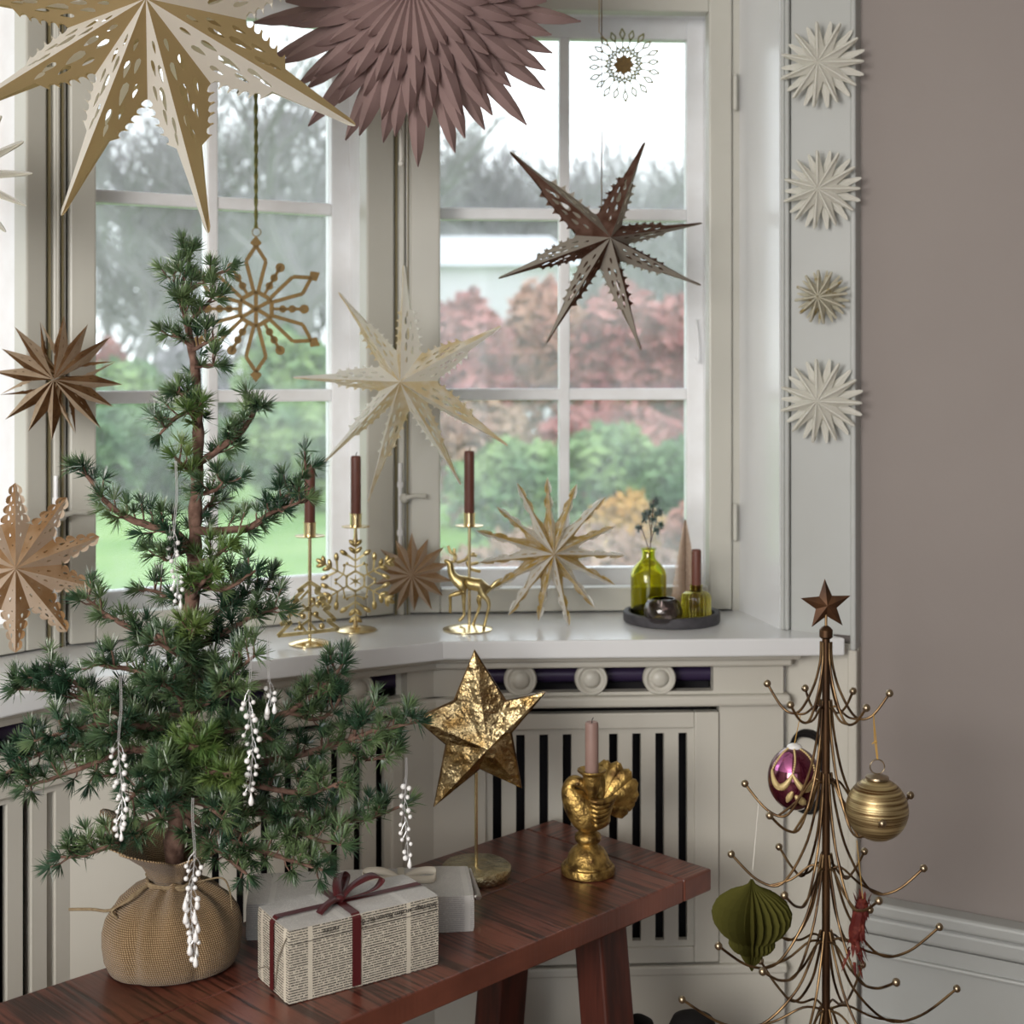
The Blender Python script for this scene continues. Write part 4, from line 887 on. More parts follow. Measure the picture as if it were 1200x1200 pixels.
PPINK = paper('dusty_pink_paper', (.29, .20, .19, 1), (.32, .20, .185, 1), .22, col2=(.32, .222, .212, 1), nscale=7)
PIVORY = paper('ivory_paper', (.76, .75, .69, 1), (.70, .64, .48, 1), .26)
PIVORYG = paper('ivory_foiled_paper', (.62, .59, .48, 1), (.60, .52, .32, 1), .30, col2=(.40, .31, .14, 1), nscale=55, speck=True)

def drop(t, w_, lt, lw, ang, n=9):      # teardrop hole in (t, w)
    pts = []
    for i in range(n):
        a = 2*PI*i/n; x = math.cos(a)*lt; y = math.sin(a)*lw*(1-.55*math.cos(a))*.8
        pts.append((t+x*math.cos(ang)-y*math.sin(ang), w_+x*math.sin(ang)+y*math.cos(ang)))
    return pts
def wing_shape(Rr, tv, wv, style):
    """outline (t, w) of one paper wing in metres along and away from the ridge; tv, wv = where neighbouring points are glued"""
    out = [(0, 0), (tv, wv)]; holes = []
    if style == 'plain':
        out += [(Rr, 0)]
        for k in (.42, .55, .67): holes.append(drop(Rr*k, wv*.42*(1-k)/(1-tv/Rr)*1.0, Rr*.030, Rr*.011, -.15, 7))
    elif style == 'scallop':            # big lanterns: bulging serrated side, then a long smooth spike
        ts = max(Rr*.62, tv+Rr*.16); wb = wv; n = 5
        for i in range(n):
            a = i/n; st = (ts-tv)/n; t0 = tv+(ts-tv)*a; w0 = wb*(1-.12*a-.34*a*a)
            out += [(t0+st*.10, w0*.90), (t0+st*.40, w0*.84), (t0+st*.72, w0*.88), (t0+st*1.04, w0*1.05)]
        out += [(ts+Rr*.012, wb*.36), (Rr*.78, wb*.24), (Rr*.90, wb*.15), (Rr*.975, wb*.095), (Rr*.995, wb*.05), (Rr, 0)]
        for (k, f_, lt, lw) in ((.20, .40, .028, .013), (.29, .62, .036, .017), (.31, .27, .040, .018), (.40, .66, .034, .016), (.42, .36, .055, .024), (.50, .60, .036, .016), (.53, .28, .040, .017), (.59, .46, .030, .013)):
            x = k*Rr; aa = (x-tv)/(ts-tv)
            wl_ = wv*x/tv if x < tv else wb*(1-.12*aa-.34*aa*aa)*.86
            holes.append(drop(x, wl_*f_, lt*Rr, min(lw*Rr, wl_*.16), .10, 10))
    elif style == 'lobed':              # lacy kraft star: round lobes and many small holes
        ts = Rr*.98; n = 4; wb = wv
        for i in range(n):
            a = i/n; t0 = tv+(ts-tv)*a; w0 = wb*(1-.72*a); lw_ = (ts-tv)/n
            for j in range(6):
                b_ = PI*j/5; out.append((t0+lw_*(.5-.5*math.cos(b_))*.96, w0*(.62+.42*math.sin(b_))))
        out += [(Rr, 0)]
        for i in range(n):
            a = (i+.5)/n; t0 = tv+(ts-tv)*a; w0 = wb*(1-.72*a); holes.append(drop(t0, w0*.50, Rr*.034, Rr*.020*(1-.5*a), 0, 9)); 
            if i < 3: holes.append(drop(t0-Rr*.075, w0*.26, Rr*.014, Rr*.010, 0, 7))
        holes.append(drop(tv*.72, wv*.36, Rr*.03, Rr*.016, .2, 9)); holes.append(drop(tv*.5, wv*.2, Rr*.014, Rr*.009, .2, 7))
    elif style == 'stick':              # narrow fretted arms
        out += [(Rr*.50, wv*.62), (Rr*.60, wv*.30), (Rr*.66, wv*.66), (Rr*.74, wv*.72), (Rr*.80, wv*.30), (Rr*.85, wv*.52), (Rr*.92, wv*.46), (Rr, 0)]
        for (k, f_, lt, lw) in ((.30, .36, .05, .020), (.42, .40, .045, .018), (.71, .34, .040, .016), (.88, .22, .028, .010)): holes.append(drop(k*Rr, wv*f_, lt*Rr, lw*Rr, 0, 9))
    elif style == 'blade':              # thick rounded blades of the small rosettes
        out += [(Rr*.80, wv*.50), (Rr*.93, wv*.36), (Rr*.99, wv*.16), (Rr, 0)]
    return out, holes
def wing_geo(b, F_, T_, V, style, mi, flip=False):
    F_ = Vector(F_); T_ = Vector(T_); V = Vector(V); r = T_-F_; Rr = r.length; e = r.normalized(); tv = (V-F_).dot(e); wvec = (V-F_)-e*tv; wv = wvec.length; q_ = wvec.normalized()
    out, holes = wing_shape(Rr, tv, wv, style); loops = [out]+holes; flat = [p for l in loops for p in l]
    tris = geometry.tessellate_polygon([[Vector((p[0], p[1], 0)) for p in l] for l in loops])
    b.mi = mi; b.add([F_+e*p[0]+q_*p[1] for p in flat], [tuple(t) for t in tris])
def paper_star(name, label, cat, c, Rr, N, h_, rv_, style, mats, a0=90, tilt=(0, 0), scale=None, group=None, back=True, string=None, hubm=None, alt=False, bend=0, parent_z=None, strm=None, angs=None):
    t = thing(name, label, cat, c, 0, group); M = Matrix.Rotation(tilt[1], 4, 'Z') @ Matrix.Rotation(tilt[0], 4, 'X')
    if angs is None: angs = [a0+360*k/N for k in range(N)]
    n_ = len(angs)
    srt = sorted(angs)
    for i, a in enumerate(srt):
        nx = srt[(i+1) % n_]; pv = srt[i-1]; d1 = ((nx-a) % 360)/2; d0 = ((a-pv) % 360)/2
        R_ = Rr*(scale[i % len(scale)] if scale else 1)
        A = R(a); b = MB(); T_ = Vector((R_*math.cos(A), 0, R_*math.sin(A)))
        for sg, dl in ((1, d1), (-1, d0)):
            vA = R(a+sg*dl); V = Vector((rv_*math.cos(vA), 0, rv_*math.sin(vA)))
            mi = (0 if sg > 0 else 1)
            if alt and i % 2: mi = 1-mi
            wing_geo(b, (0, -h_, 0), T_, V, style, mi)
            if back: wing_geo(b, (0, h_, 0), T_, V, style, mi)
        b.xform(M); me = bpy.data.meshes.new('star_point'); me.from_pydata(b.v, [], b.f); me.update()
        for m_ in mats: me.materials.append(m_)
        me.polygons.foreach_set('material_index', b.m); link('star_point', me, None, t)
    if string:
        zt = string[1]; b = MB(); b.tube(string[0] if isinstance(string[0], list) else [(0, 0, 0), (0, 0, zt-c[2])], .0012, 6); b.build('string', strm or M_STRING, t)
    return t
ZC = CEIL-.001
# big cream lantern, upper left
d = 2.42; c = P(183, 12, d); s = d/F
paper_star('paper_star', 'big cream paper star with teardrop cut-outs, hanging at upper left', 'paper star', c, 266*s, 9, 88*s, 104*s, 'scallop', (PSHADE, PCREAM), tilt=(.10, .12), string=(0, ZC), group='hanging paper stars',
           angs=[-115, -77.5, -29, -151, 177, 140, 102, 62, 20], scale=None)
# brown star at the right window
d = 3.0; c = P(705, 283, d); s = d/F
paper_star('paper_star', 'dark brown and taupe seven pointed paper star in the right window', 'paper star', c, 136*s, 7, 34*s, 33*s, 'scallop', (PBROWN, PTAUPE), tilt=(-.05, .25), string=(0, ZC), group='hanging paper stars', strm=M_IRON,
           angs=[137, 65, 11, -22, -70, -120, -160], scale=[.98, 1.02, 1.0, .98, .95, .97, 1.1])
# white and gold star over the corner post
d = 2.98; c = P(477, 445, d); s = d/F
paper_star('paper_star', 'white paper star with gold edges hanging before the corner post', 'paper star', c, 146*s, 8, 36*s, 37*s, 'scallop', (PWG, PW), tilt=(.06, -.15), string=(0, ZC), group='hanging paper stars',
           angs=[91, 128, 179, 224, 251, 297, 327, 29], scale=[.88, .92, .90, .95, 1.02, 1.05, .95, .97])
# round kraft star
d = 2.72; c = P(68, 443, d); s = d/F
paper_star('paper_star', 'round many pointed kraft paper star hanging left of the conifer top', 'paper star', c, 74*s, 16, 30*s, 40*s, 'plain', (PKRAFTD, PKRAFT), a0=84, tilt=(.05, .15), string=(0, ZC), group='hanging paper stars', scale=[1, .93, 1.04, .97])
# lacy kraft star standing on the sill at the left edge
d = 2.60; c = P(18, 664, d); s = d/F
paper_star('paper_star', 'lacy light kraft paper star standing on the sill at the left edge', 'paper star', c, 98*s, 10, 30*s, 52*s, 'lobed', (PKRAFTL2, PKRAFTL), a0=90, tilt=(-.06, .35), group='paper stars on the sill', scale=[1, .96, 1.02])
# cut-off white star at the left edge
d = 2.5; c = P(-52, 205, d); s = d/F
paper_star('paper_star', 'white paper star at the left edge, only a few tips in view', 'paper star', c, 88*s, 14, 24*s, 30*s, 'blade', (PW, PIVORY), a0=2, tilt=(.0, .1), string=(0, ZC), group='hanging paper stars')
# gold and white fretted star on the sill
d = 3.11; c = P(645, 646, d); s = d/F
paper_star('paper_star', 'gold and white fretted paper star standing beside the brass deer', 'paper star', c, 87*s, 15, 36*s, 33*s, 'stick', (PGOLDW, PW), a0=92, tilt=(-.03, .1), group='paper stars on the sill', scale=[1, 1.03, .95, 1.05, .98], alt=True)
# small blush star on the sill
d = 3.17; c = P(484, 672, d); s = d/F
paper_star('paper_star', 'small kraft paper star on the sill between snowflake and deer', 'paper star', c, 48*s, 14, 20*s, 27*s, 'plain', (PKRAFTL2, PKRAFTL), a0=92, tilt=(-.04, .0), group='paper stars on the sill', scale=[1, .92])
# four rosettes on the pilaster
for (px, py, rp, m1, lab, NN, sc) in ((963, 75, 51, PIVORY, 'white paper rosette, topmost of four on the pilaster', 11, None), (963, 222, 47, PIVORY, 'white paper rosette, second from top on the pilaster', 11, None), (963, 348, 32, PIVORYG, 'smallest, gold flecked paper rosette on the pilaster', 12, None), (962, 470, 50, PIVORY, 'white paper rosette, lowest of four on the pilaster', 11, None)):
    u_ = FR.u_px(px, -.03); pt = FR.pt(u_, -.034); z_ = FR.z_px(px, py, -.034); s = pt.y/F
    t = paper_star('paper_rosette', lab, 'paper star', Vector((pt.x, pt.y, z_)), rp*s, NN, 14*s, rp*.40*s, 'blade', (m1, m1), a0=96, tilt=(0, ang_r), group='rosettes on the pilaster')
    # second crown of blades behind, turned half a step
    for k in range(NN):
        a = R(96+360*(k+.5)/NN); b = MB(); T_ = Vector((rp*1.0*s*math.cos(a), .012, rp*1.0*s*math.sin(a)))
        for sg in (1, -1):
            vA = a+sg*PI/NN; V = Vector((rp*.45*s*math.cos(vA), .012, rp*.45*s*math.sin(vA))); wing_geo(b, (0, 0, 0), T_, V, 'blade', 0)
        b.xform(Matrix.Rotation(ang_r, 4, 'Z')); me = bpy.data.meshes.new('back_blade'); me.from_pydata(b.v, [], b.f); me.materials.append(m1); link('back_blade', me, None, t)
        # thick folded ridge of each blade
    for k in range(NN):
        a = R(96+360*k/NN); b = MB(); T_ = Vector((rp*.985*s*math.cos(a), -.001, rp*.985*s*math.sin(a))); F_ = Vector((0, -14*s, 0))
        b.tube([F_+(T_-F_)*.05, F_+(T_-F_)*.35, F_+(T_-F_)*.95, T_], [.0012, .0024, .0034, .0022], 6); b.xform(Matrix.Rotation(ang_r, 4, 'Z')); b.build('blade_ridge', PIVORY if m1 is PIVORY else PIVORYG, t, 60)
# dusty pink layered star
d = 2.66; c = P(487, -4, d); s = d/F
pk = thing('paper_star', 'large dusty pink layered paper star with leaf shaped blades', 'paper star', c, 0, 'hanging paper stars')
def petal(R0_, R1_, wd, ridge, y0, y1):
    b = MB(); n = 9; vs = []
    for i in range(n+1):
        t = i/n; x = R0_+(R1_-R0_)*t; w_ = wd*(math.sin(PI*(.10+.86*t**1.25))**.8)*(1 if t < .99 else .25); y = y0+(y1-y0)*t
        vs += [(x, y+ridge*.9, -w_/2), (x, y-ridge*math.sin(PI*(.08+.84*t)), 0), (x, y+ridge*.9, w_/2)]
    b.add(vs, [f_ for i in range(n) for f_ in ((3*i, 3*i+1, 3*i+4, 3*i+3), (3*i+1, 3*i+2, 3*i+5, 3*i+4))]); return b.mesh('blade', PPINK, 30)
RP = 178*s
tiers = [(30, RP*.46, 20*s, -.085, -.075), (30, RP*.64, 21*s, -.07, -.050), (30, RP*.80, 23*s, -.055, -.020), (26, RP*.93, 26*s, -.035, .0), (26, RP*1.04, 24*s, -.015, .035)]
for i, (n, r1, wd, y0, y1) in enumerate(tiers):
    ms = [petal(RP*.04, r1*f_, wd, .010, y0, y1) for f_ in (1.0, .93, 1.06)]
    for k in range(n): link('blade', ms[(k*7+i) % 3], None, pk, None, (0, -(2*PI*(k+.5*(i % 2)+.13*i)/n), 0))
MB().tube([(0, 0, 0), (0, 0, ZC-c.z)], .0012, 6).build('string', M_STRING, pk)
cd2 = P(470, 165, d+.12)-c; b = MB(); b.tube([(cd2.x, cd2.y, cd2.z+.05), tuple(cd2), (cd2.x, cd2.y, cd2.z-.04)], .0035, 7); b.ball((cd2.x, cd2.y, cd2.z-.045), .006, 8); b.build('cord_pull', M_STRING, pk, 40)

# flat mustard snowflake on a ribbon
d = 3.06; c = P(300, 362, d); s = d/F
sf = thing('hanging_snowflake', 'flat mustard gold snowflake hanging on a green ribbon in the middle window', 'snowflake ornament', c, R(6))
b = MB(); yy = 0; TH = .006; rh = 21*s
for k in range(6):
    a0 = R(90+60*k); a1 = R(150+60*k); p0 = Vector((math.cos(a0), math.sin(a0))); p1 = Vector((math.cos(a1), math.sin(a1)))
    bar(b, p0*rh, p1*rh, 5*s, TH); bar(b, Vector((0, 0)), (p0+p1).normalized()*rh*.87 if False else p0*rh, 4.6*s, TH)
b.build('hub', M_OCHRE, sf)
for k in range(6):
    b = MB(); a0 = R(90+60*k); e_ = Vector((math.cos(a0), math.sin(a0))); n_ = Vector((-e_.y, e_.x)); w_ = 4.4*s
    for sg in (1, -1):
        bar(b, e_*22*s+n_*sg*3*s, e_*56*s+n_*sg*11.5*s, w_, TH); bar(b, e_*56*s+n_*sg*11.5*s, e_*74*s, w_, TH)
    p_ = [e_*71*s, e_*77*s+n_*7*s, e_*86*s, e_*77*s-n_*7*s]; bq = MB(); bq.prism([(v.x, v.y) for v in p_], -TH/2, TH/2); bq.xform(XZ); b.add(bq.v, bq.f)
    b.build('diamond_arm', M_OCHRE, sf)
    b = MB(); a0 = R(120+60*k); e_ = Vector((math.cos(a0), math.sin(a0))); bar(b, e_*20*s, e_*58*s, w_*.8, TH)
    for rr_, sz in ((31, 4.5), (42, 4.5), (56, 5.6)):
        q2 = MB(); q2.lathe([(sz*s, -TH/2), (sz*s, TH/2)], 12); q2.xform(XZ); q2.xform(Matrix.Translation((e_.x*rr_*s, 0, e_.y*rr_*s))); b.add(q2.v, q2.f)
    b.build('bead_arm', M_OCHRE, sf)
pt = lambda x, y, yy=0: Vector(((x-300)*s, yy, (362-y)*s))
b = MB(); b.tube([pt(289+5*math.cos(a), 272+5*math.sin(a)) for a in [2*PI*i/14 for i in range(14)]], .0014, 6, closed=True)
b.xform(Matrix.Translation(((300-288.5)*s, 0, 0))); b.build('ring', M_BRASS, sf, 40)
b = MB(); zt_ = (362-105)*s; z0_ = (362-267)*s
for ph in (0, PI): b.tube([(.0022*math.cos(i*.55+ph), .0022*math.sin(i*.55+ph), z0_+(zt_-z0_)*i/60) for i in range(61)], .0026, 6)
b.build('twisted_ribbon', M_GREENCORD, sf, 60)
b = MB(); b.ball((0, 0, zt_), .008, 8); b.tube(spline([(0, 0, zt_), (-.012, -.004, zt_+.012), (-.030, -.006, zt_+.006), (-.040, -.004, zt_-.010)], 5), .0024, 6); b.tube(spline([(0, 0, zt_), (-.010, -.004, zt_+.018), (-.022, -.004, zt_+.020), (-.030, 0, zt_+.012)], 5), .0024, 6)
b.build('ribbon_knot', M_GREENCORD, sf, 60)
MB().tube([(0, 0, zt_), (0, 0, ZC-c.z)], .0007, 5).build('string', M_IRON, sf)
# little brass starburst
d = 3.14; c = P(731, 76, d); s = d/F
sb_ = thing('starburst', 'small pierced brass starburst hanging at the top of the right window', 'star ornament', c, R(-10))
b = MB(); q2 = MB(); pg = []
for k in range(16): a_ = 2*PI*k/16; rr_ = (9 if k % 2 else 13)*s; pg.append((rr_*math.cos(a_), rr_*math.sin(a_)))
q2.prism(pg, -.001, .001); q2.xform(XZ); q2.build('centre_plate', M_OCHRE, sb_)
for k in range(20):
    b = MB(); a_ = 2*PI*k/20+.05; e_ = Vector((math.cos(a_), math.sin(a_))); n_ = Vector((-e_.y, e_.x)); yy = .006*(1 if k % 2 else -1); l_ = 1 if k % 2 else .95
    bar(b, e_*9*s, e_*30*s, 1.2*s, .0015)
    for (r0, r1, w_) in ((14, 22, 3.4), (30*l_, 43*l_, 3.8)):
        for sg in (1, -1): bar(b, e_*r0*s, e_*(r0+r1)/2*s+n_*sg*w_*s*.8, 1.6*s, .0015, yy*.4); bar(b, e_*(r0+r1)/2*s+n_*sg*w_*s*.8, e_*r1*s, 1.6*s, .0015, yy*.4)
    b.build('ray', M_GREENCORD, sb_)
sx = (702-731)*s
b = MB(); b.tube([(sx*.5, 0, 20*s), (sx, 0, 40*s), (sx, 0, ZC-c.z)], .0009, 5); b.build('string', M_GSTR, sb_)

# ================================================================ CONIFER IN A BURLAP SACK
def mat_burlap():
    m, nt, b, out = nt_new('burlap'); N = nt.nodes; L = nt.links
    tc = N.new('ShaderNodeTexCoord')
    def wave(direction, sc):
        w_ = N.new('ShaderNodeTexWave'); w_.wave_type = 'BANDS'; w_.bands_direction = direction; w_.inputs['Scale'].default_value = sc; w_.inputs['Distortion'].default_value = 1.2; w_.inputs['Detail'].default_value = 1; w_.inputs['Detail Scale'].default_value = .6
        L.new(tc.outputs['UV'], w_.inputs['Vector']); return w_
    a = wave('X', 95); c = wave('Y', 95)
    mu = N.new('ShaderNodeMath'); mu.operation = 'MULTIPLY'; L.new(a.outputs['Fac'], mu.inputs[0]); L.new(c.outputs['Fac'], mu.inputs[1])
    rp = N.new('ShaderNodeValToRGB'); e = rp.color_ramp.elements; e[0].position = .05; e[0].color = (.11, .065, .028, 1); e[1].position = .5; e[1].color = (.50, .345, .19, 1)
    L.new(mu.outputs[0], rp.inputs[0])
    nz = N.new('ShaderNodeTexNoise'); nz.inputs['Scale'].default_value = 14; L.new(tc.outputs['Object'], nz.inputs['Vector'])
    mx = N.new('ShaderNodeMix'); mx.data_type = 'RGBA'; mx.blend_type = 'MULTIPLY'; mx.inputs[0].default_value = .3; L.new(rp.outputs[0], mx.inputs[6]); L.new(nz.outputs['Fac'], mx.inputs[7]); L.new(mx.outputs[2], b.inputs['Base Color'])
    bp = N.new('ShaderNodeBump'); bp.inputs['Strength'].default_value = .8; bp.inputs['Distance'].default_value = .002; L.new(mu.outputs[0], bp.inputs['Height']); L.new(bp.outputs[0], b.inputs['Normal'])
    b.inputs['Roughness'].default_value = .95; b.inputs['Specular IOR Level'].default_value = .1; b.inputs['Sheen Weight'].default_value = .2
    return m
M_BURLAP = mat_burlap()
DT = 2.262
ob = Vector(((202-600)/F*DT, DT, BZ)); s = DT/F
con = thing('potted_conifer', 'small bonsai like larch tree rooted in a tied burlap sack on the bench', 'tree', ob)
def lathe_uv(name, prof, n, warp, m, parent, z0=0, open_top=True):
    me = bpy.data.meshes.new(name); vs = []; fs = []; uvs = []; ln = [0]
    for (r0, z0_), (r1, z1_) in zip(prof[:-1], prof[1:]): ln.append(ln[-1]+math.hypot(r1-r0, z1_-z0_))
    for i, (r, z) in enumerate(prof):
        for j in range(n+1):
            a = 2*PI*j/n; rr, zz = warp(a, r, z, i/(len(prof)-1)); vs.append((rr*math.cos(a), rr*math.sin(a), zz)); uvs.append((a*.10, ln[i]))
    for i in range(len(prof)-1):
        for j in range(n): k = i*(n+1)+j; fs.append((k, k+1, k+n+2, k+n+1))
    me.from_pydata(vs, [], fs); u_ = me.uv_layers.new(name='UVMap')
    for l in me.loops: u_.data[l.index].uv = (uvs[l.vertex_index][0]+uvs[l.vertex_index][1]*.25, uvs[l.vertex_index][1])
    me.polygons.foreach_set('use_smooth', [True]*len(me.polygons)); me.materials.append(m)
    return link(name, me, None, parent)
def folds(a, r, z, t):
    k = max(0, (t-.35)/.65); f_ = sum(A*math.sin(n*a+p) for n, A, p in ((5, .5, 1.2), (9, .4, .3), (14, .3, 2.0)))
    lump = .035*math.sin(2*a+.8)+.02*math.sin(3*a+2.2)
    cr = -.055*math.exp(-((((a-4.35+PI) % (2*PI))-PI)/.10)**2)*(.3+.7*math.sin(PI*min(1, t*1.1)))-.05*math.exp(-((((a-5.35+PI) % (2*PI))-PI)/.09)**2)*math.sin(PI*min(1, t*1.05))
    return r*(1+lump*(1-k)+f_*.17*k+1.3*cr), z+.006*f_*k
lathe_uv('sack', [(.001, .001), (.085, .001), (.096, .006), (.103, .022), (.106, .045), (.105, .068), (.099, .088), (.087, .106), (.069, .120), (.050, .129), (.040, .133), (.037, .140)], 120, folds, M_BURLAP, con)
def ruff(a, r, z, t):
    f_ = sum(A*math.sin(n*a+p) for n, A, p in ((3, .6, .6), (7, .45, 1.9), (12, .25, .4)))
    side = .25*math.cos(a-3.3)+.55*math.cos(2*(a-.15))
    return r*(1+f_*.22*(.4+t)+side*.30*t), z+t*(.022*side+.016*f_)
rf = lathe_uv('ruffled_top', [(.037, .138), (.040, .150), (.050, .166), (.068, .178), (.086, .192), (.102, .202)], 120, ruff, M_BURLAP, con); rf.modifiers.new('thick', 'SOLIDIFY').thickness = .002
b = MB()
for k in range(2): b.tube([((.041+.004*math.sin(5*a))*math.cos(a), (.041+.004*math.sin(5*a))*math.sin(a), .136+.005*k+.003*math.sin(a*2+k)) for a in [2*PI*i/36 for i in range(36)]], .0026, 6, closed=True)
b.tube(spline([(-.035, -.028, .137), (-.060, -.050, .122), (-.085, -.055, .108), (-.118, -.040, .104), (-.155, -.035, .102)], 5), .0026, 6); b.tube(spline([(-.03, -.03, .139), (-.05, -.06, .128), (-.078, -.064, .112), (-.07, -.066, .10)], 5), .0024, 6)
b.tube(spline([(.045, -.02, .14), (.085, -.03, .15), (.098, -.03, .13), (.102, -.03, .10)], 5), .0014, 6)
b.build('twine', M_TWINE, con, 60)
MB().lathe([(.001, .135), (.034, .137)], 24, cap=False).build('soil', mat('soil', (.03, .02, .015, 1), 1), con)
M_NEEDLE = mat('larch_needles', (.028, .066, .036, 1), .27, col2=(.12, .18, .075, 1), nscale=16, lo=.42, hi=.64)
M_NEEDLE2 = mat('fresh_larch_needles', (.055, .115, .025, 1), .42, col2=(.13, .19, .05, 1), nscale=20)
q = random.Random(21)
def TL(px, py, dy=0): return P(px, py, DT+dy)-ob
trunk_px = [(205, 1035, 0), (205, 985, 0), (212, 930, 0), (220, 880, .0), (222, 820, .01), (222, 760, .01), (226, 700, .01), (228, 640, .01), (230, 580, .01), (232, 520, .01), (232, 468, .01), (227, 420, .01), (221, 385, .0), (213, 340, .0), (222, 312, 0)]
trp = spline([TL(*p) for p in trunk_px], 4); n = len(trp)
b = MB(); b.tube([p+noise.noise_vector(p*40)*.002 for p in trp], [(.0145*(1-i/n)**.75+.0022)*(1+.16*math.sin(i*2.1)) for i in range(n)], 10); b.build('trunk', M_BARK, con, 60)
def tuft(b, p, ax, ln, cnt=32, wd=.00088):
    ax = ax.normalized(); u_, w_ = frame_axes(ax)
    for i in range(cnt):
        ph = q.uniform(0, 6.283); th_ = abs(q.gauss(0, .62))+.08; th_ = min(th_, 1.75)
        v = ax*math.cos(th_)+(u_*math.cos(ph)+w_*math.sin(ph))*math.sin(th_)
        l_ = ln*q.uniform(.75, 1.12); e1, e2 = frame_axes(v); m_ = p+v*l_*.55+Vector((0, 0, -.0008)); tip = p+v*l_+Vector((0, 0, -.0015))
        k = wd
        b.add([p+e1*k*.6, p-e1*k*.3+e2*k*.5, p-e1*k*.3-e2*k*.5, m_+e1*k, m_-e1*k*.5+e2*k*.85, m_-e1*k*.5-e2*k*.85, tip],
              [(0, 1, 4, 3), (1, 2, 5, 4), (2, 0, 3, 5), (3, 4, 6), (4, 5, 6), (5, 3, 6)])
def branch(pts, r0, step=15, fresh=False, side=.9, tl=.029, start=.22, up=.9, dense=1.0):
    w3 = spline([TL(*p) for p in pts], 5); n = len(w3)
    wood = MB(); nd = MB()
    wood.tube([p+noise.noise_vector(p*60)*.0022*(0 if i == 0 else 1) for i, p in enumerate(w3)], [r0*(1-i/n)**.8+.0014 for i in range(n)], 7)
    L_ = [0]
    for i in range(1, n): L_.append(L_[-1]+(w3[i]-w3[i-1]).length)
    def at(t):
        for i in range(1, n):
            if L_[i] >= t: f_ = (t-L_[i-1])/max(1e-6, L_[i]-L_[i-1]); return w3[i-1].lerp(w3[i], f_), (w3[i]-w3[i-1]).normalized()
        return w3[-1], (w3[-1]-w3[-2]).normalized()
    t = L_[-1]*start; stp = step*s/dense
    while t < L_[-1]:
        p, dv = at(t)
        for sg in range(1 if q.random() < .5 else 2):
            sd = dv.cross(Vector((q.gauss(0, 1), q.gauss(0, 1), q.gauss(0, 1)))).normalized()
            dr = (sd*side+Vector((0, -.15, up*.8))+dv*.35).normalized(); ln_ = q.uniform(8, 30)*s*side
            e_ = p+dr*ln_; mid = p+dr*ln_*.5+sd*.003
            wood.tube([p, mid, e_], [.0017, .0014, .0010], 4, cap=False)
            tuft(nd, e_, dr+Vector((0, 0, .2)), tl*q.uniform(.85, 1.12))
            if ln_ > 20*s: tuft(nd, mid, dr+sd*.8, tl*.9, 24)
        if q.random() < .55: tuft(nd, p, Vector((q.gauss(0, .4), q.gauss(0, .4)-.2, 1)), tl*.95, 28)
        t += stp*q.uniform(.75, 1.25)
    tuft(nd, w3[-1], (w3[-1]-w3[-3]), tl*1.05, 44)
    o_ = wood.build('branch', M_BARK, con, 60); nn = nd.build('needles', M_NEEDLE2 if fresh else M_NEEDLE, o_); nn['kind'] = 'stuff'
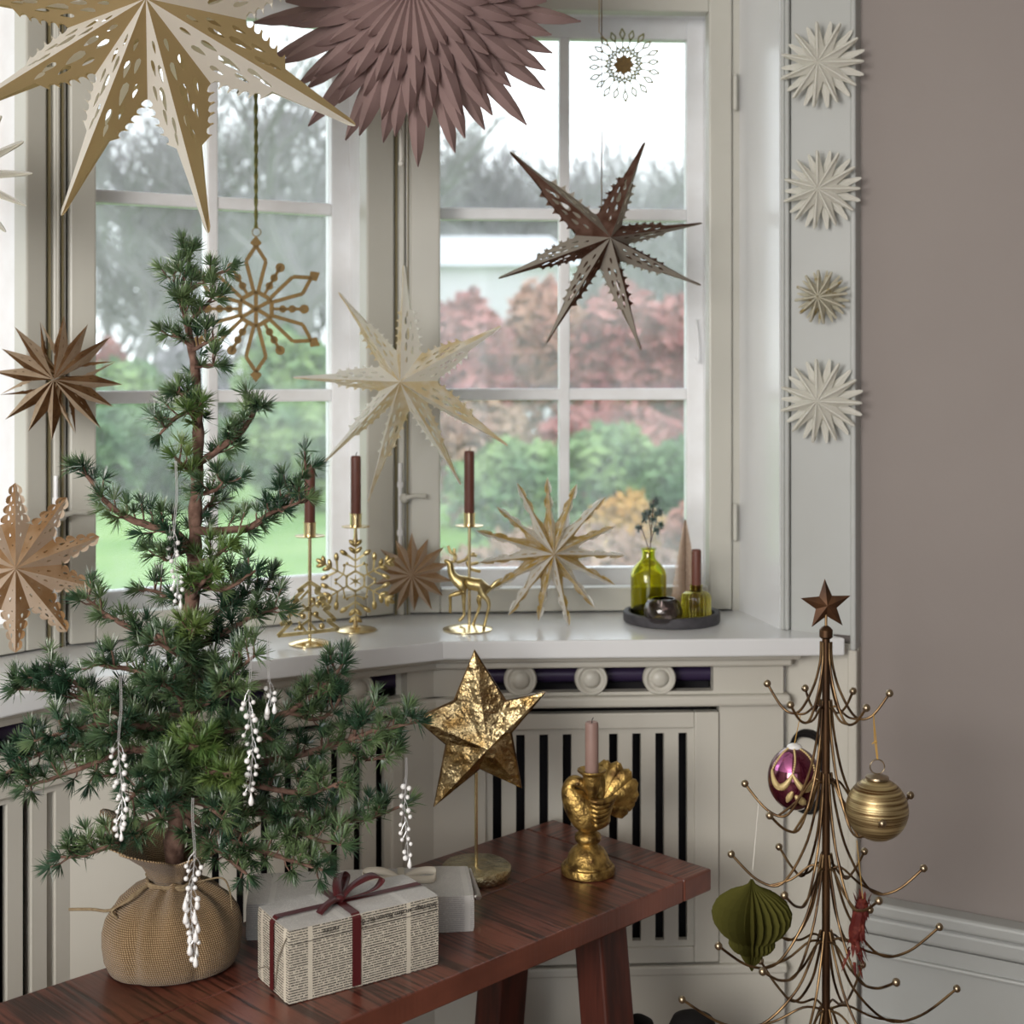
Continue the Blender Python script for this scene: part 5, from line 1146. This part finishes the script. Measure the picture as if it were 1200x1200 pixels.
BR = [
 # crown
 ([(213, 345, 0), (206, 330, -.01), (203, 322, -.01)], .002, 10, 0), ([(215, 345, 0), (235, 332, -.01), (262, 318, -.01)], .0025, 12, 0), ([(221, 312, 0), (222, 300, 0), (224, 294, 0)], .002, 8, 0),
 ([(221, 378, 0), (240, 360, -.01), (252, 346, -.01)], .0025, 12, 0), ([(224, 405, 0), (208, 395, -.01), (200, 388, -.01)], .0022, 11, 0), ([(226, 410, 0), (245, 400, 0), (254, 394, 0)], .0022, 11, 0), ([(228, 430, 0), (246, 428, 0), (258, 428, -.01)], .0018, 14, 0),
 ([(230, 470, 0), (216, 462, -.02), (206, 460, -.03)], .0022, 12, 0), ([(216, 370, 0), (212, 358, -.02), (209, 350, -.03)], .002, 9, 0), ([(232, 480, 0), (205, 490, -.03), (188, 508, -.04)], .003, 12, 0), ([(231, 500, 0), (226, 488, -.04), (222, 480, -.06)], .0025, 10, 1),
 # upper side branches
 ([(230, 545, 0), (262, 522, -.01), (285, 503, -.01), (298, 482, -.01), (308, 476, -.02)], .0055, 12, 0), ([(230, 560, 0), (215, 545, -.04), (205, 535, -.05)], .003, 11, 1), ([(230, 580, 0), (250, 575, -.03), (262, 565, -.05)], .003, 12, 0),
 ([(226, 652, 0), (206, 625, -.01), (178, 617, -.02), (148, 606, -.03), (124, 588, -.03), (106, 562, -.03), (92, 548, -.03)], .0068, 13, 0),
 ([(228, 622, 0), (262, 622, .0), (295, 616, .0), (330, 590, .0), (352, 560, .0), (366, 548, 0)], .0062, 13, 0), ([(300, 615, 0), (320, 600, -.02), (345, 592, -.03), (360, 585, -.03)], .0035, 12, 0),
 ([(226, 660, 0), (248, 655, -.03), (268, 640, -.04)], .0035, 11, 1), ([(224, 680, 0), (262, 690, -.05), (300, 668, -.06)], .0045, 12, 0), ([(226, 640, 0), (196, 655, -.05), (190, 650, -.06)], .003, 12, 0), ([(226, 700, 0), (240, 680, -.08), (250, 672, -.10)], .0035, 10, 1),
 # middle
 ([(222, 772, 0), (196, 752, -.02), (160, 738, -.03), (128, 722, -.04), (102, 702, -.04)], .0065, 11, 0), ([(222, 760, 0), (262, 742, -.02), (296, 722, -.03), (326, 712, -.03)], .0055, 10, 0), ([(222, 745, 0), (252, 720, .05), (290, 695, .06), (318, 690, .06)], .0045, 12, 0),
 ([(222, 790, 0), (180, 790, -.06), (140, 782, -.08), (112, 778, -.08)], .005, 11, 0), ([(222, 800, 0), (262, 792, -.07), (300, 768, -.09)], .005, 11, 0), ([(222, 770, 0), (225, 745, -.10), (228, 735, -.13)], .004, 10, 1), ([(222, 790, 0), (205, 765, -.11), (180, 752, -.14)], .004, 11, 0),
 # lower left
 ([(220, 842, 0), (180, 838, -.01), (140, 835, -.02), (95, 818, -.02), (55, 808, -.02), (18, 808, -.02)], .0065, 11, 0), ([(110, 822, -.02), (80, 795, -.03), (48, 790, -.03)], .003, 12, 0),
 ([(218, 872, 0), (170, 878, -.02), (120, 872, -.03), (60, 878, -.03), (8, 905, -.03)], .0068, 11, 0), ([(150, 876, -.03), (110, 895, -.06), (62, 912, -.07), (30, 922, -.07)], .004, 12, 0), ([(216, 880, 0), (150, 850, -.08), (100, 852, -.12), (40, 868, -.13)], .005, 12, 0),
 ([(212, 955, 0), (180, 962, -.04), (140, 985, -.07), (100, 1002, -.08), (72, 1004, -.08)], .0055, 12, 0), ([(214, 930, 0), (170, 925, -.08), (150, 940, -.12)], .004, 11, 0),
 # lower right
 ([(220, 850, 0), (262, 852, 0), (320, 842, -.01), (360, 820, -.01), (388, 795, -.01), (402, 778, -.01)], .0065, 11, 0), ([(340, 835, -.01), (370, 842, .0), (392, 830, .0), (400, 812, 0)], .003, 13, 0),
 ([(224, 885, 0), (290, 895, .01), (350, 885, .02), (400, 870, .02), (445, 855, .02), (490, 846, .02)], .0068, 11, 0), ([(400, 872, .02), (430, 890, .02), (462, 880, .02)], .003, 13, 0), ([(410, 866, .02), (430, 838, .02), (440, 828, .02)], .0025, 13, 0),
 ([(218, 935, 0), (280, 950, .0), (350, 955, .01), (420, 962, .02), (470, 945, .03)], .006, 12, 0), ([(300, 950, 0), (360, 980, -.03), (400, 990, -.04)], .004, 11, 0), ([(230, 900, 0), (300, 920, -.05), (360, 930, -.07), (400, 915, -.08)], .005, 11, 0),
 ([(216, 950, 0), (270, 985, -.04), (330, 1005, -.06), (378, 1020, -.07)], .005, 11, 0), ([(216, 960, 0), (260, 1000, -.06), (290, 1025, -.08)], .004, 11, 0), ([(330, 885, .01), (350, 915, 0), (365, 935, 0)], .003, 11, 0),
 # towards the viewer and the window
 ([(220, 900, 0), (222, 880, -.10), (235, 872, -.18)], .006, 9, 1), ([(220, 910, 0), (205, 895, -.10), (185, 905, -.17)], .005, 9, 0), ([(220, 910, 0), (250, 905, -.10), (272, 905, -.16)], .005, 9, 1), ([(218, 930, 0), (200, 940, -.10), (190, 960, -.15)], .005, 10, 0), ([(218, 930, 0), (245, 945, -.10), (262, 960, -.15)], .005, 10, 0),
 ([(221, 840, 0), (210, 815, -.10), (190, 800, -.16)], .005, 10, 0), ([(221, 840, 0), (250, 820, -.10), (275, 805, -.16)], .005, 10, 0), ([(222, 860, 0), (290, 855, -.09), (320, 868, -.13)], .005, 10, 0), ([(222, 860, 0), (160, 850, -.10), (130, 862, -.15)], .005, 10, 0),
 ([(222, 830, 0), (230, 800, .08), (250, 780, .13)], .005, 10, 0), ([(222, 850, 0), (180, 830, .08), (150, 815, .13)], .005, 10, 0), ([(222, 900, 0), (280, 890, .09), (330, 880, .14)], .005, 10, 0), ([(222, 900, 0), (160, 905, .07), (120, 910, .10)], .005, 10, 0), ([(220, 940, 0), (300, 935, .08), (370, 950, .10)], .005, 10, 0),
 ([(224, 720, 0), (200, 700, .06), (170, 690, .09)], .004, 11, 0), ([(226, 640, 0), (238, 600, .05), (246, 590, .07)], .003, 11, 0),
]
for pts, r0, stp, fr in BR: branch(pts, r0, stp, bool(fr), dense=1.15 if pts[0][1] > 740 else 1.0, side=.75 if pts[0][1] < 480 else .9)
stray = MB()
for i in range(4, n-1):
    if i % 2 == 0 and trp[i].z > TL(0, 520).z*0+TL(0, 780).z:
        a = q.uniform(0, 6.28); dv = Vector((math.cos(a), math.sin(a)-.4, .6)).normalized(); tuft(stray, trp[i]+dv*.012, dv, .024, 26)
stray.build('needles', M_NEEDLE, con)['kind'] = 'stuff'

# pearl garlands hung in the branches
PEARL = MB().ball((0, 0, 0), .0040, 10).mesh('pearl', M_PEARL, 80); DROP = MB().lathe([(.0004, .009), (.0014, .005), (.0034, -.001), (.0040, -.005), (.0028, -.0085), (.0004, -.0095)], 10).mesh('pearl', M_PEARL, 80)
def garland(label, px, ptop, pst, pbot, dy, drops=False, spread=10, seed=1, nb=22):
    d_ = DT+dy; c_ = P(px, ptop, d_); s_ = d_/F; t = thing('pearl_garland', label, 'garland', c_, 0, 'pearl garlands on the conifer'); g = random.Random(seed)
    Z = lambda py: -(py-ptop)*s_
    b = MB(); sway = lambda py: math.sin(py*.05+seed)*2.2*s_
    for ph in (-.0012, .0012): b.tube([(ph*(1 if py < pst else .2)+sway(py)*min(1, (py-ptop)/60), 0, Z(py)) for py in [ptop+(pbot-4-ptop)*i/24 for i in range(25)]], .0006, 5)
    wires = b
    for i in range(nb):
        py = pst+(pbot-pst)*i/(nb-1); x0 = sway(py); sg = 1 if i % 2 else -1
        x1 = x0+sg*g.uniform(.35, 1)*spread*s_*(1-.45*i/nb); z1 = Z(py+g.uniform(2, 9)); y1 = g.uniform(-.006, .004)
        wires.tube([(x0, 0, Z(py-7)), (x0+(x1-x0)*.6, y1*.6, Z(py-1)), (x1, y1, z1)], .0005, 4)
        o_ = link('pearl', DROP if (drops and i > nb*.3 and i % 3) or i == nb-1 else PEARL, None, t, (x1, y1, z1)); k = g.uniform(.8, 1.15); o_.scale = (k, k, k)
    wires.build('wire', M_WIRE, t)
    return t
garland('long white pearl garland hanging over the front of the burlap sack', 226, 935, 1005, 1120, -.215, True, 9, 2, 26)
garland('pearl garland hanging left of the trunk over the lower branches', 141, 792, 872, 975, -.16, False, 10, 5, 24)
garland('pearl garland hanging right of the trunk below the sill', 294, 755, 815, 930, -.17, False, 11, 8, 24)
garland('silvery pearl garland in the upper branches close to the trunk', 206, 540, 625, 705, -.08, False, 8, 11, 18)
garland('pearl garland at the far right tip above the flat present', 476, 888, 915, 1008, -.02, False, 8, 14, 18)
garland('short pearl strand hanging beside the fir tree candle holder', 315, 740, 800, 832, -.14, True, 7, 17, 7)

# ================================================================ METAL ORNAMENT TREE
DM = 2.2; s = DM/F; om = Vector(((968-600)*s, DM, 0)); zp = lambda py: CZ-(py-HZ)*s
mt = thing('metal_ornament_tree', 'bronze wire ornament tree with ball tipped branches and a star on top', 'ornament tree', om)
b = MB(); b.tube([(0, 0, .02), (0, 0, zp(737))], [.0068, .0062], 12); b.lathe([(.008, zp(748)), (.0105, zp(746)), (.0105, zp(738)), (.007, zp(735)), (.003, zp(733))], 16); b.build('pole', M_POLE, mt, 40)
b = MB(); b.lathe([(.13, 0), (.135, .004), (.13, .010), (.05, .020), (.012, .028)], 32); b.build('foot_plate', M_IRON, mt, 40)
tiers = [  # attach y, join y, tip y (centre), radius px, [angles: 0 = right, 90 = back]
 (752, 838, 815, 72, [150, 222, 48, -12, -62, 100]),
 (820, 925, 938, 99, [152, 216, 40, 0, -62, 105]),
 (905, 1025, 1018, 111, [163, 232, 50, -8, -70, 112]),
 (1000, 1110, 1098, 138, [197, 226, 52, 6, -68, 122]),
 (1090, 1190, 1180, 168, [178, 236, 60, 12, -58, 110]),
 (1180, 1290, 1275, 190, [165, 225, 48, -5, -65, 108])]
MBALL = MB().ball((0, 0, 0), .0062, 10).mesh('ball_tip', M_TIP, 80)
for (ya, yj, yt, rp, angs) in tiers:
    for k, a_ in enumerate(angs):
        a = R(a_); e_ = Vector((math.cos(a), math.sin(a), 0)); rr = rp*s*(1-.05*(k % 3)); zt_ = zp(yt+(k % 3-1)*6); za, zj = zp(ya), zp(yj)
        zl = zp(yt+20)
        top = e_*.008+Vector((0, 0, za)); p_ = spline([top, e_*rr*.10+Vector((0, 0, za+(zl-za)*.30)), e_*rr*.22+Vector((0, 0, za+(zl-za)*.68)), e_*rr*.46+Vector((0, 0, zl-.004)), e_*rr*.72+Vector((0, 0, zl-.002)), e_*rr+Vector((0, 0, zt_))], 6)
        br_ = MB(); br_.tube(p_, .0021, 7)
        jn = p_[int(len(p_)*.68)]
        p2 = spline([e_*.007+Vector((0, 0, zj+.010)), e_*rr*.16+Vector((0, 0, zj+.012 if zj > zl else zj+.014)), e_*rr*.36+Vector((0, 0, (zj+zl)/2-.004)), jn], 5); br_.tube(p2, .0019, 7)
        o_ = br_.build('branch', M_IRON, mt, 60); link('ball_tip', MBALL, None, o_, e_*rr+Vector((0, 0, zt_)))
# star
b = MB(); ring = []; cz_ = zp(709)
for k in range(10): a = R(93+36*k); rr = (31 if k % 2 == 0 else 13)*s; ring.append((rr*math.cos(a), 0, cz_+rr*math.sin(a)))
for i in range(10):
    p, q2 = ring[i], ring[(i+1) % 10]; b.add([(0, -.010, cz_), p, q2], [(0, 1, 2)]); b.add([(0, .010, cz_), q2, p], [(0, 1, 2)])
b.build('top_star', M_RUST, mt); MB().tube([(0, 0, zp(738)), (0, 0, zp(716))], .0022, 8).build('star_pin', M_IRON, mt, 40)

# ornaments hung on it
def mat_ball():
    m, nt, b, out = nt_new('thread_wound_gold'); N = nt.nodes; L = nt.links; tc = N.new('ShaderNodeTexCoord'); mp = N.new('ShaderNodeMapping'); mp.inputs['Scale'].default_value = (6, 6, 260); mp.inputs['Rotation'].default_value = (0, .06, 0)
    L.new(tc.outputs['Object'], mp.inputs[0]); nz = N.new('ShaderNodeTexNoise'); nz.inputs['Scale'].default_value = 1.6; nz.inputs['Detail'].default_value = 4; L.new(mp.outputs[0], nz.inputs['Vector'])
    rp = N.new('ShaderNodeValToRGB'); e = rp.color_ramp.elements; e[0].position = .34; e[0].color = (.10, .045, .012, 1); e[1].position = .66; e[1].color = (.62, .50, .26, 1); L.new(nz.outputs['Fac'], rp.inputs[0]); L.new(rp.outputs[0], b.inputs['Base Color'])
    b.inputs['Metallic'].default_value = .8; b.inputs['Roughness'].default_value = .38; bp = N.new('ShaderNodeBump'); bp.inputs['Strength'].default_value = .5; bp.inputs['Distance'].default_value = .002; L.new(nz.outputs['Fac'], bp.inputs['Height']); L.new(bp.outputs[0], b.inputs['Normal']); return m
M_WOUND = mat_ball()
d_ = DM-.062; s2 = d_/F; c = P(1028, 948, d_); r_ = 36*s2
g = thing('gold_bauble', 'thread wound gold ball bauble hanging on the right of the metal tree', 'bauble', c)
MB().ball((0, 0, 0), r_, 40, (1, 1, 1.02)).build('ball', M_WOUND, g, 80)
b = MB(); b.lathe([(r_*.34, r_*.96), (r_*.38, r_*1.0), (r_*.37, r_*1.06), (r_*.26, r_*1.10), (r_*.08, r_*1.13), (.001, r_*1.16)], 20); b.build('cap', M_TIP, g, 40)
b = MB(); zr = r_*1.14+8.5*s2; b.tube([(8.5*s2*math.cos(a), 0, zr+8.5*s2*math.sin(a)) for a in [2*PI*i/20 for i in range(20)]], .0010, 6, closed=True); b.build('ring', M_TIP, g, 60)
b = MB(); zt_ = zr+8*s2; tp2 = om+Vector((.070, -.016, zp(834)))-c; b.tube([(0, 0, zt_), (-.004, 0, zt_+.03), tuple(tp2)], .0009, 5); b.tube([(.001, 0, zt_), (-.0015, 0, zt_+.03), tuple(tp2)], .0009, 5); b.ball((-.003, -.001, zt_+.028), .0028, 6); b.tube([(-.003, 0, zt_+.028), (-.008, 0, zt_+.024)], .0009, 5); b.build('string', M_GSTR, g)
# violet bauble
M_VIO = mat('violet_mercury_glass', (.12, .012, .035, 1), .10, .75, coat=1); M_PAINT = mat('gold_paint', (.55, .42, .20, 1), .5, .3); M_MAG = mat('magenta_mirror', (.62, .20, .45, 1), .12, .9)
d_ = DM+.075; s2 = d_/F; c = P(931, 912, d_); r_ = 34*s2
v = thing('violet_bauble', 'dark violet glass bauble with beaded gold swags inside the metal tree', 'bauble', c, 0)
MB().ball((0, 0, 0), r_, 36, (.92, .92, 1.08)).build('ball', M_VIO, v, 80)
def onb(az, el, k=1.01): a, e = R(az), R(el); return Vector((r_*.92*k*math.cos(e)*math.cos(a), r_*.92*k*math.cos(e)*math.sin(a), r_*1.08*k*math.sin(e)))
for az0 in (-160, -105, -50):
    b = MB()
    for i in range(15):
        t = i/14; b.ball(onb(az0+6*math.sin(t*PI), 82-62*t), .0021, 6)
    b.build('bead_row', M_PAINT, v, 60)
b = MB()
for az0 in (-160, -105): b.tube([onb(az0+55*t, 20-26*math.sin(PI*t)) for t in [i/14 for i in range(15)]], [.002+.004*math.sin(PI*i/14) for i in range(15)], 6)
b.build('gold_swag', M_PAINT, v, 60)
b = MB(); b.tube([onb(-100+i*7, -18-5*i) for i in range(5)], [.002, .006, .007, .006, .002], 6); b.tube([onb(-105-i*5, -10-8*i) for i in range(4)], [.002, .005, .005, .002], 6); b.build('gold_leaf', M_PAINT, v, 60)
b = MB(); vs = []; fs = []; nn = 8
for i in range(nn+1):
    for j in range(nn+1): vs.append(onb(-152+44*i/nn, 22+44*j/nn*(1-.25*abs(i/nn-.5)), 1.004))
b.add(vs, [(i*(nn+1)+j, (i+1)*(nn+1)+j, (i+1)*(nn+1)+j+1, i*(nn+1)+j+1) for i in range(nn) for j in range(nn)]); b.build('mirror_patch', M_MAG, v, 80)
b = MB(); b.lathe([(.011, r_*1.03), (.0125, r_*1.08), (.010, r_*1.16), (.004, r_*1.20)], 16); b.build('cap', M_PEARL, v, 40)
tp2 = P(938, 838, d_)-c; MB().tube([(0, 0, r_*1.18), tuple(tp2)], .0007, 5).build('string', M_GSTR, v)
# green pleated paper lantern
M_PLEAT = paper('olive_pleated_paper', (.085, .080, .020, 1), (.11, .10, .02, 1), .2)
d_ = DM+.050; s2 = d_/F; c = P(881, 1078, d_)
l = thing('paper_lantern', 'olive green pleated paper ornament hanging at the left of the metal tree', 'paper ornament', c)
NP = 28
pl = lambda a, r, z: (r*(1+(.19 if int(round(a/(2*PI)*NP*2)) % 2 else -.17)), z)
Z2 = lambda py: (1078-py)*s2
prof = [(.0015, Z2(1030)), (4*s2, Z2(1036)), (12*s2, Z2(1042)), (25*s2, Z2(1049)), (35*s2, Z2(1058)), (39.5*s2, Z2(1069)), (38*s2, Z2(1080)), (31*s2, Z2(1092)), (23*s2, Z2(1099)), (22.5*s2, Z2(1101)), (23*s2, Z2(1107)), (19*s2, Z2(1113)), (12.5*s2, Z2(1116)), (10.5*s2, Z2(1121)), (8*s2, Z2(1126)), (4*s2, Z2(1131)), (.001, Z2(1138))]
b = MB(); b.lathe(prof, NP*2, warp=pl); b.build('pleated_body', M_PLEAT, l)
tp2 = om+Vector((math.cos(R(152))*.82*99*DM/F, math.sin(R(152))*.82*99*DM/F, zp(947)))-c; MB().tube([(0, 0, Z2(1031)), tuple(tp2)], .0010, 5).build('string', M_STRING, l)
# red bark like pendant
M_REDB = mat('red_bark_flakes', (.070, .008, .006, 1), .7, col2=(.14, .028, .018, 1), spec=.2, nscale=70, lo=.45, hi=.62)
d_ = DM-.06; s2 = d_/F; c = P(1005, 1088, d_); rp_ = thing('red_pendant', 'ragged red pendant ornament hanging right of the metal tree pole', 'pendant', c)
b = MB(); g2 = random.Random(5)
b.tube(spline([(.010, 0, 34*s2), (.004, 0, 20*s2), (-.001, 0, 0), (-.006, 0, -20*s2)], 5), [.004, .007, .009, .009, .010, .010, .011, .011, .011, .011, .012, .012, .011, .009, .006, .003], 9); b.build('core', M_REDB, rp_)
for i in range(64):
    t = g2.random(); z = (36-76*t)*s2; x0 = .010-.018*t; a = g2.uniform(0, 6.28); rr = .006+.006*t; p = Vector((x0+rr*math.cos(a), rr*math.sin(a), z)); dr = Vector((math.cos(a)*.45, math.sin(a)*.45, -1 if t > .35 or g2.random() < .4 else .9)).normalized(); sd = Vector((-math.sin(a), math.cos(a), 0)); ln_ = g2.uniform(.010, .022)
    f_ = MB(); f_.add([p-sd*.0025, p+sd*.0025, p+dr*ln_*.6+sd*.0022, p+dr*ln_, p+dr*ln_*.6-sd*.002, p+Vector((math.cos(a), math.sin(a), 0))*.0015], [(0, 1, 2, 5), (5, 2, 3), (5, 3, 4), (0, 5, 4), (0, 4, 3, 2, 1)]); f_.build('flake', M_REDB, rp_)
tp2 = P(1004, 985, d_)-c; MB().tube([(.008, 0, 34*s2), tuple(tp2)], .0006, 5).build('string', M_GSTR, rp_)

# black oval pull behind the tree, on the lower pilaster
u_ = FR.u_px(944, -.01); z_ = FR.z_px(944, 906, -.01); pt = FR.pt(u_, .0, z_); s = pt.y/F
ov = thing('black_oval_plate', 'black oval metal plate with an open top, behind the violet bauble', 'plate', pt, ang_r)
def rrect(w_, h_, n=10, ex=2.6): return [(w_*math.copysign(abs(math.cos(a))**(2/ex), math.cos(a)), h_*math.copysign(abs(math.sin(a))**(2/ex), math.sin(a))) for a in [2*PI*i/(4*n) for i in range(4*n)]]
o_ = rrect(23*s, 49*s); hole = [(x, y+22*s) for x, y in rrect(16*s, 19*s)]
b = MB(); b.prism(o_, -.006, .012, [hole]); b.xform(XZ); bevel(b.build('plate', M_HOOK, ov), .002)
b = MB(); b.tube([(x*1.0, -.006, y) for x, y in rrect(20*s, 46*s)], .004, 8, closed=True); b.build('raised_rim', M_HOOK, ov, 60)
# black domed pots on the floor at the bottom edge
for px, py, rr, lab in ((812, 1186, .055, 'black domed lidded pot on the floor under the green paper ornament'), (748, 1190, .040, 'small black domed pot on the floor beside the bench leg')):
    dd = 2.70; c = P(px, py, dd); h_ = c.z; t = thing('domed_pot', lab, 'pot', (c.x, dd, 0))
    MB().lathe([(rr*.7, 0), (rr*.9, .01), (rr*1.0, h_*.4), (rr*1.02, h_*.62)], 32).build('body', M_HOOK, t, 40)
    MB().lathe([(rr*1.05, h_*.62), (rr*1.05, h_*.66), (rr*.96, h_*.82), (rr*.7, h_*.95), (rr*.3, h_*.995), (.001, h_)], 32).build('lid', M_HOOK, t, 40)
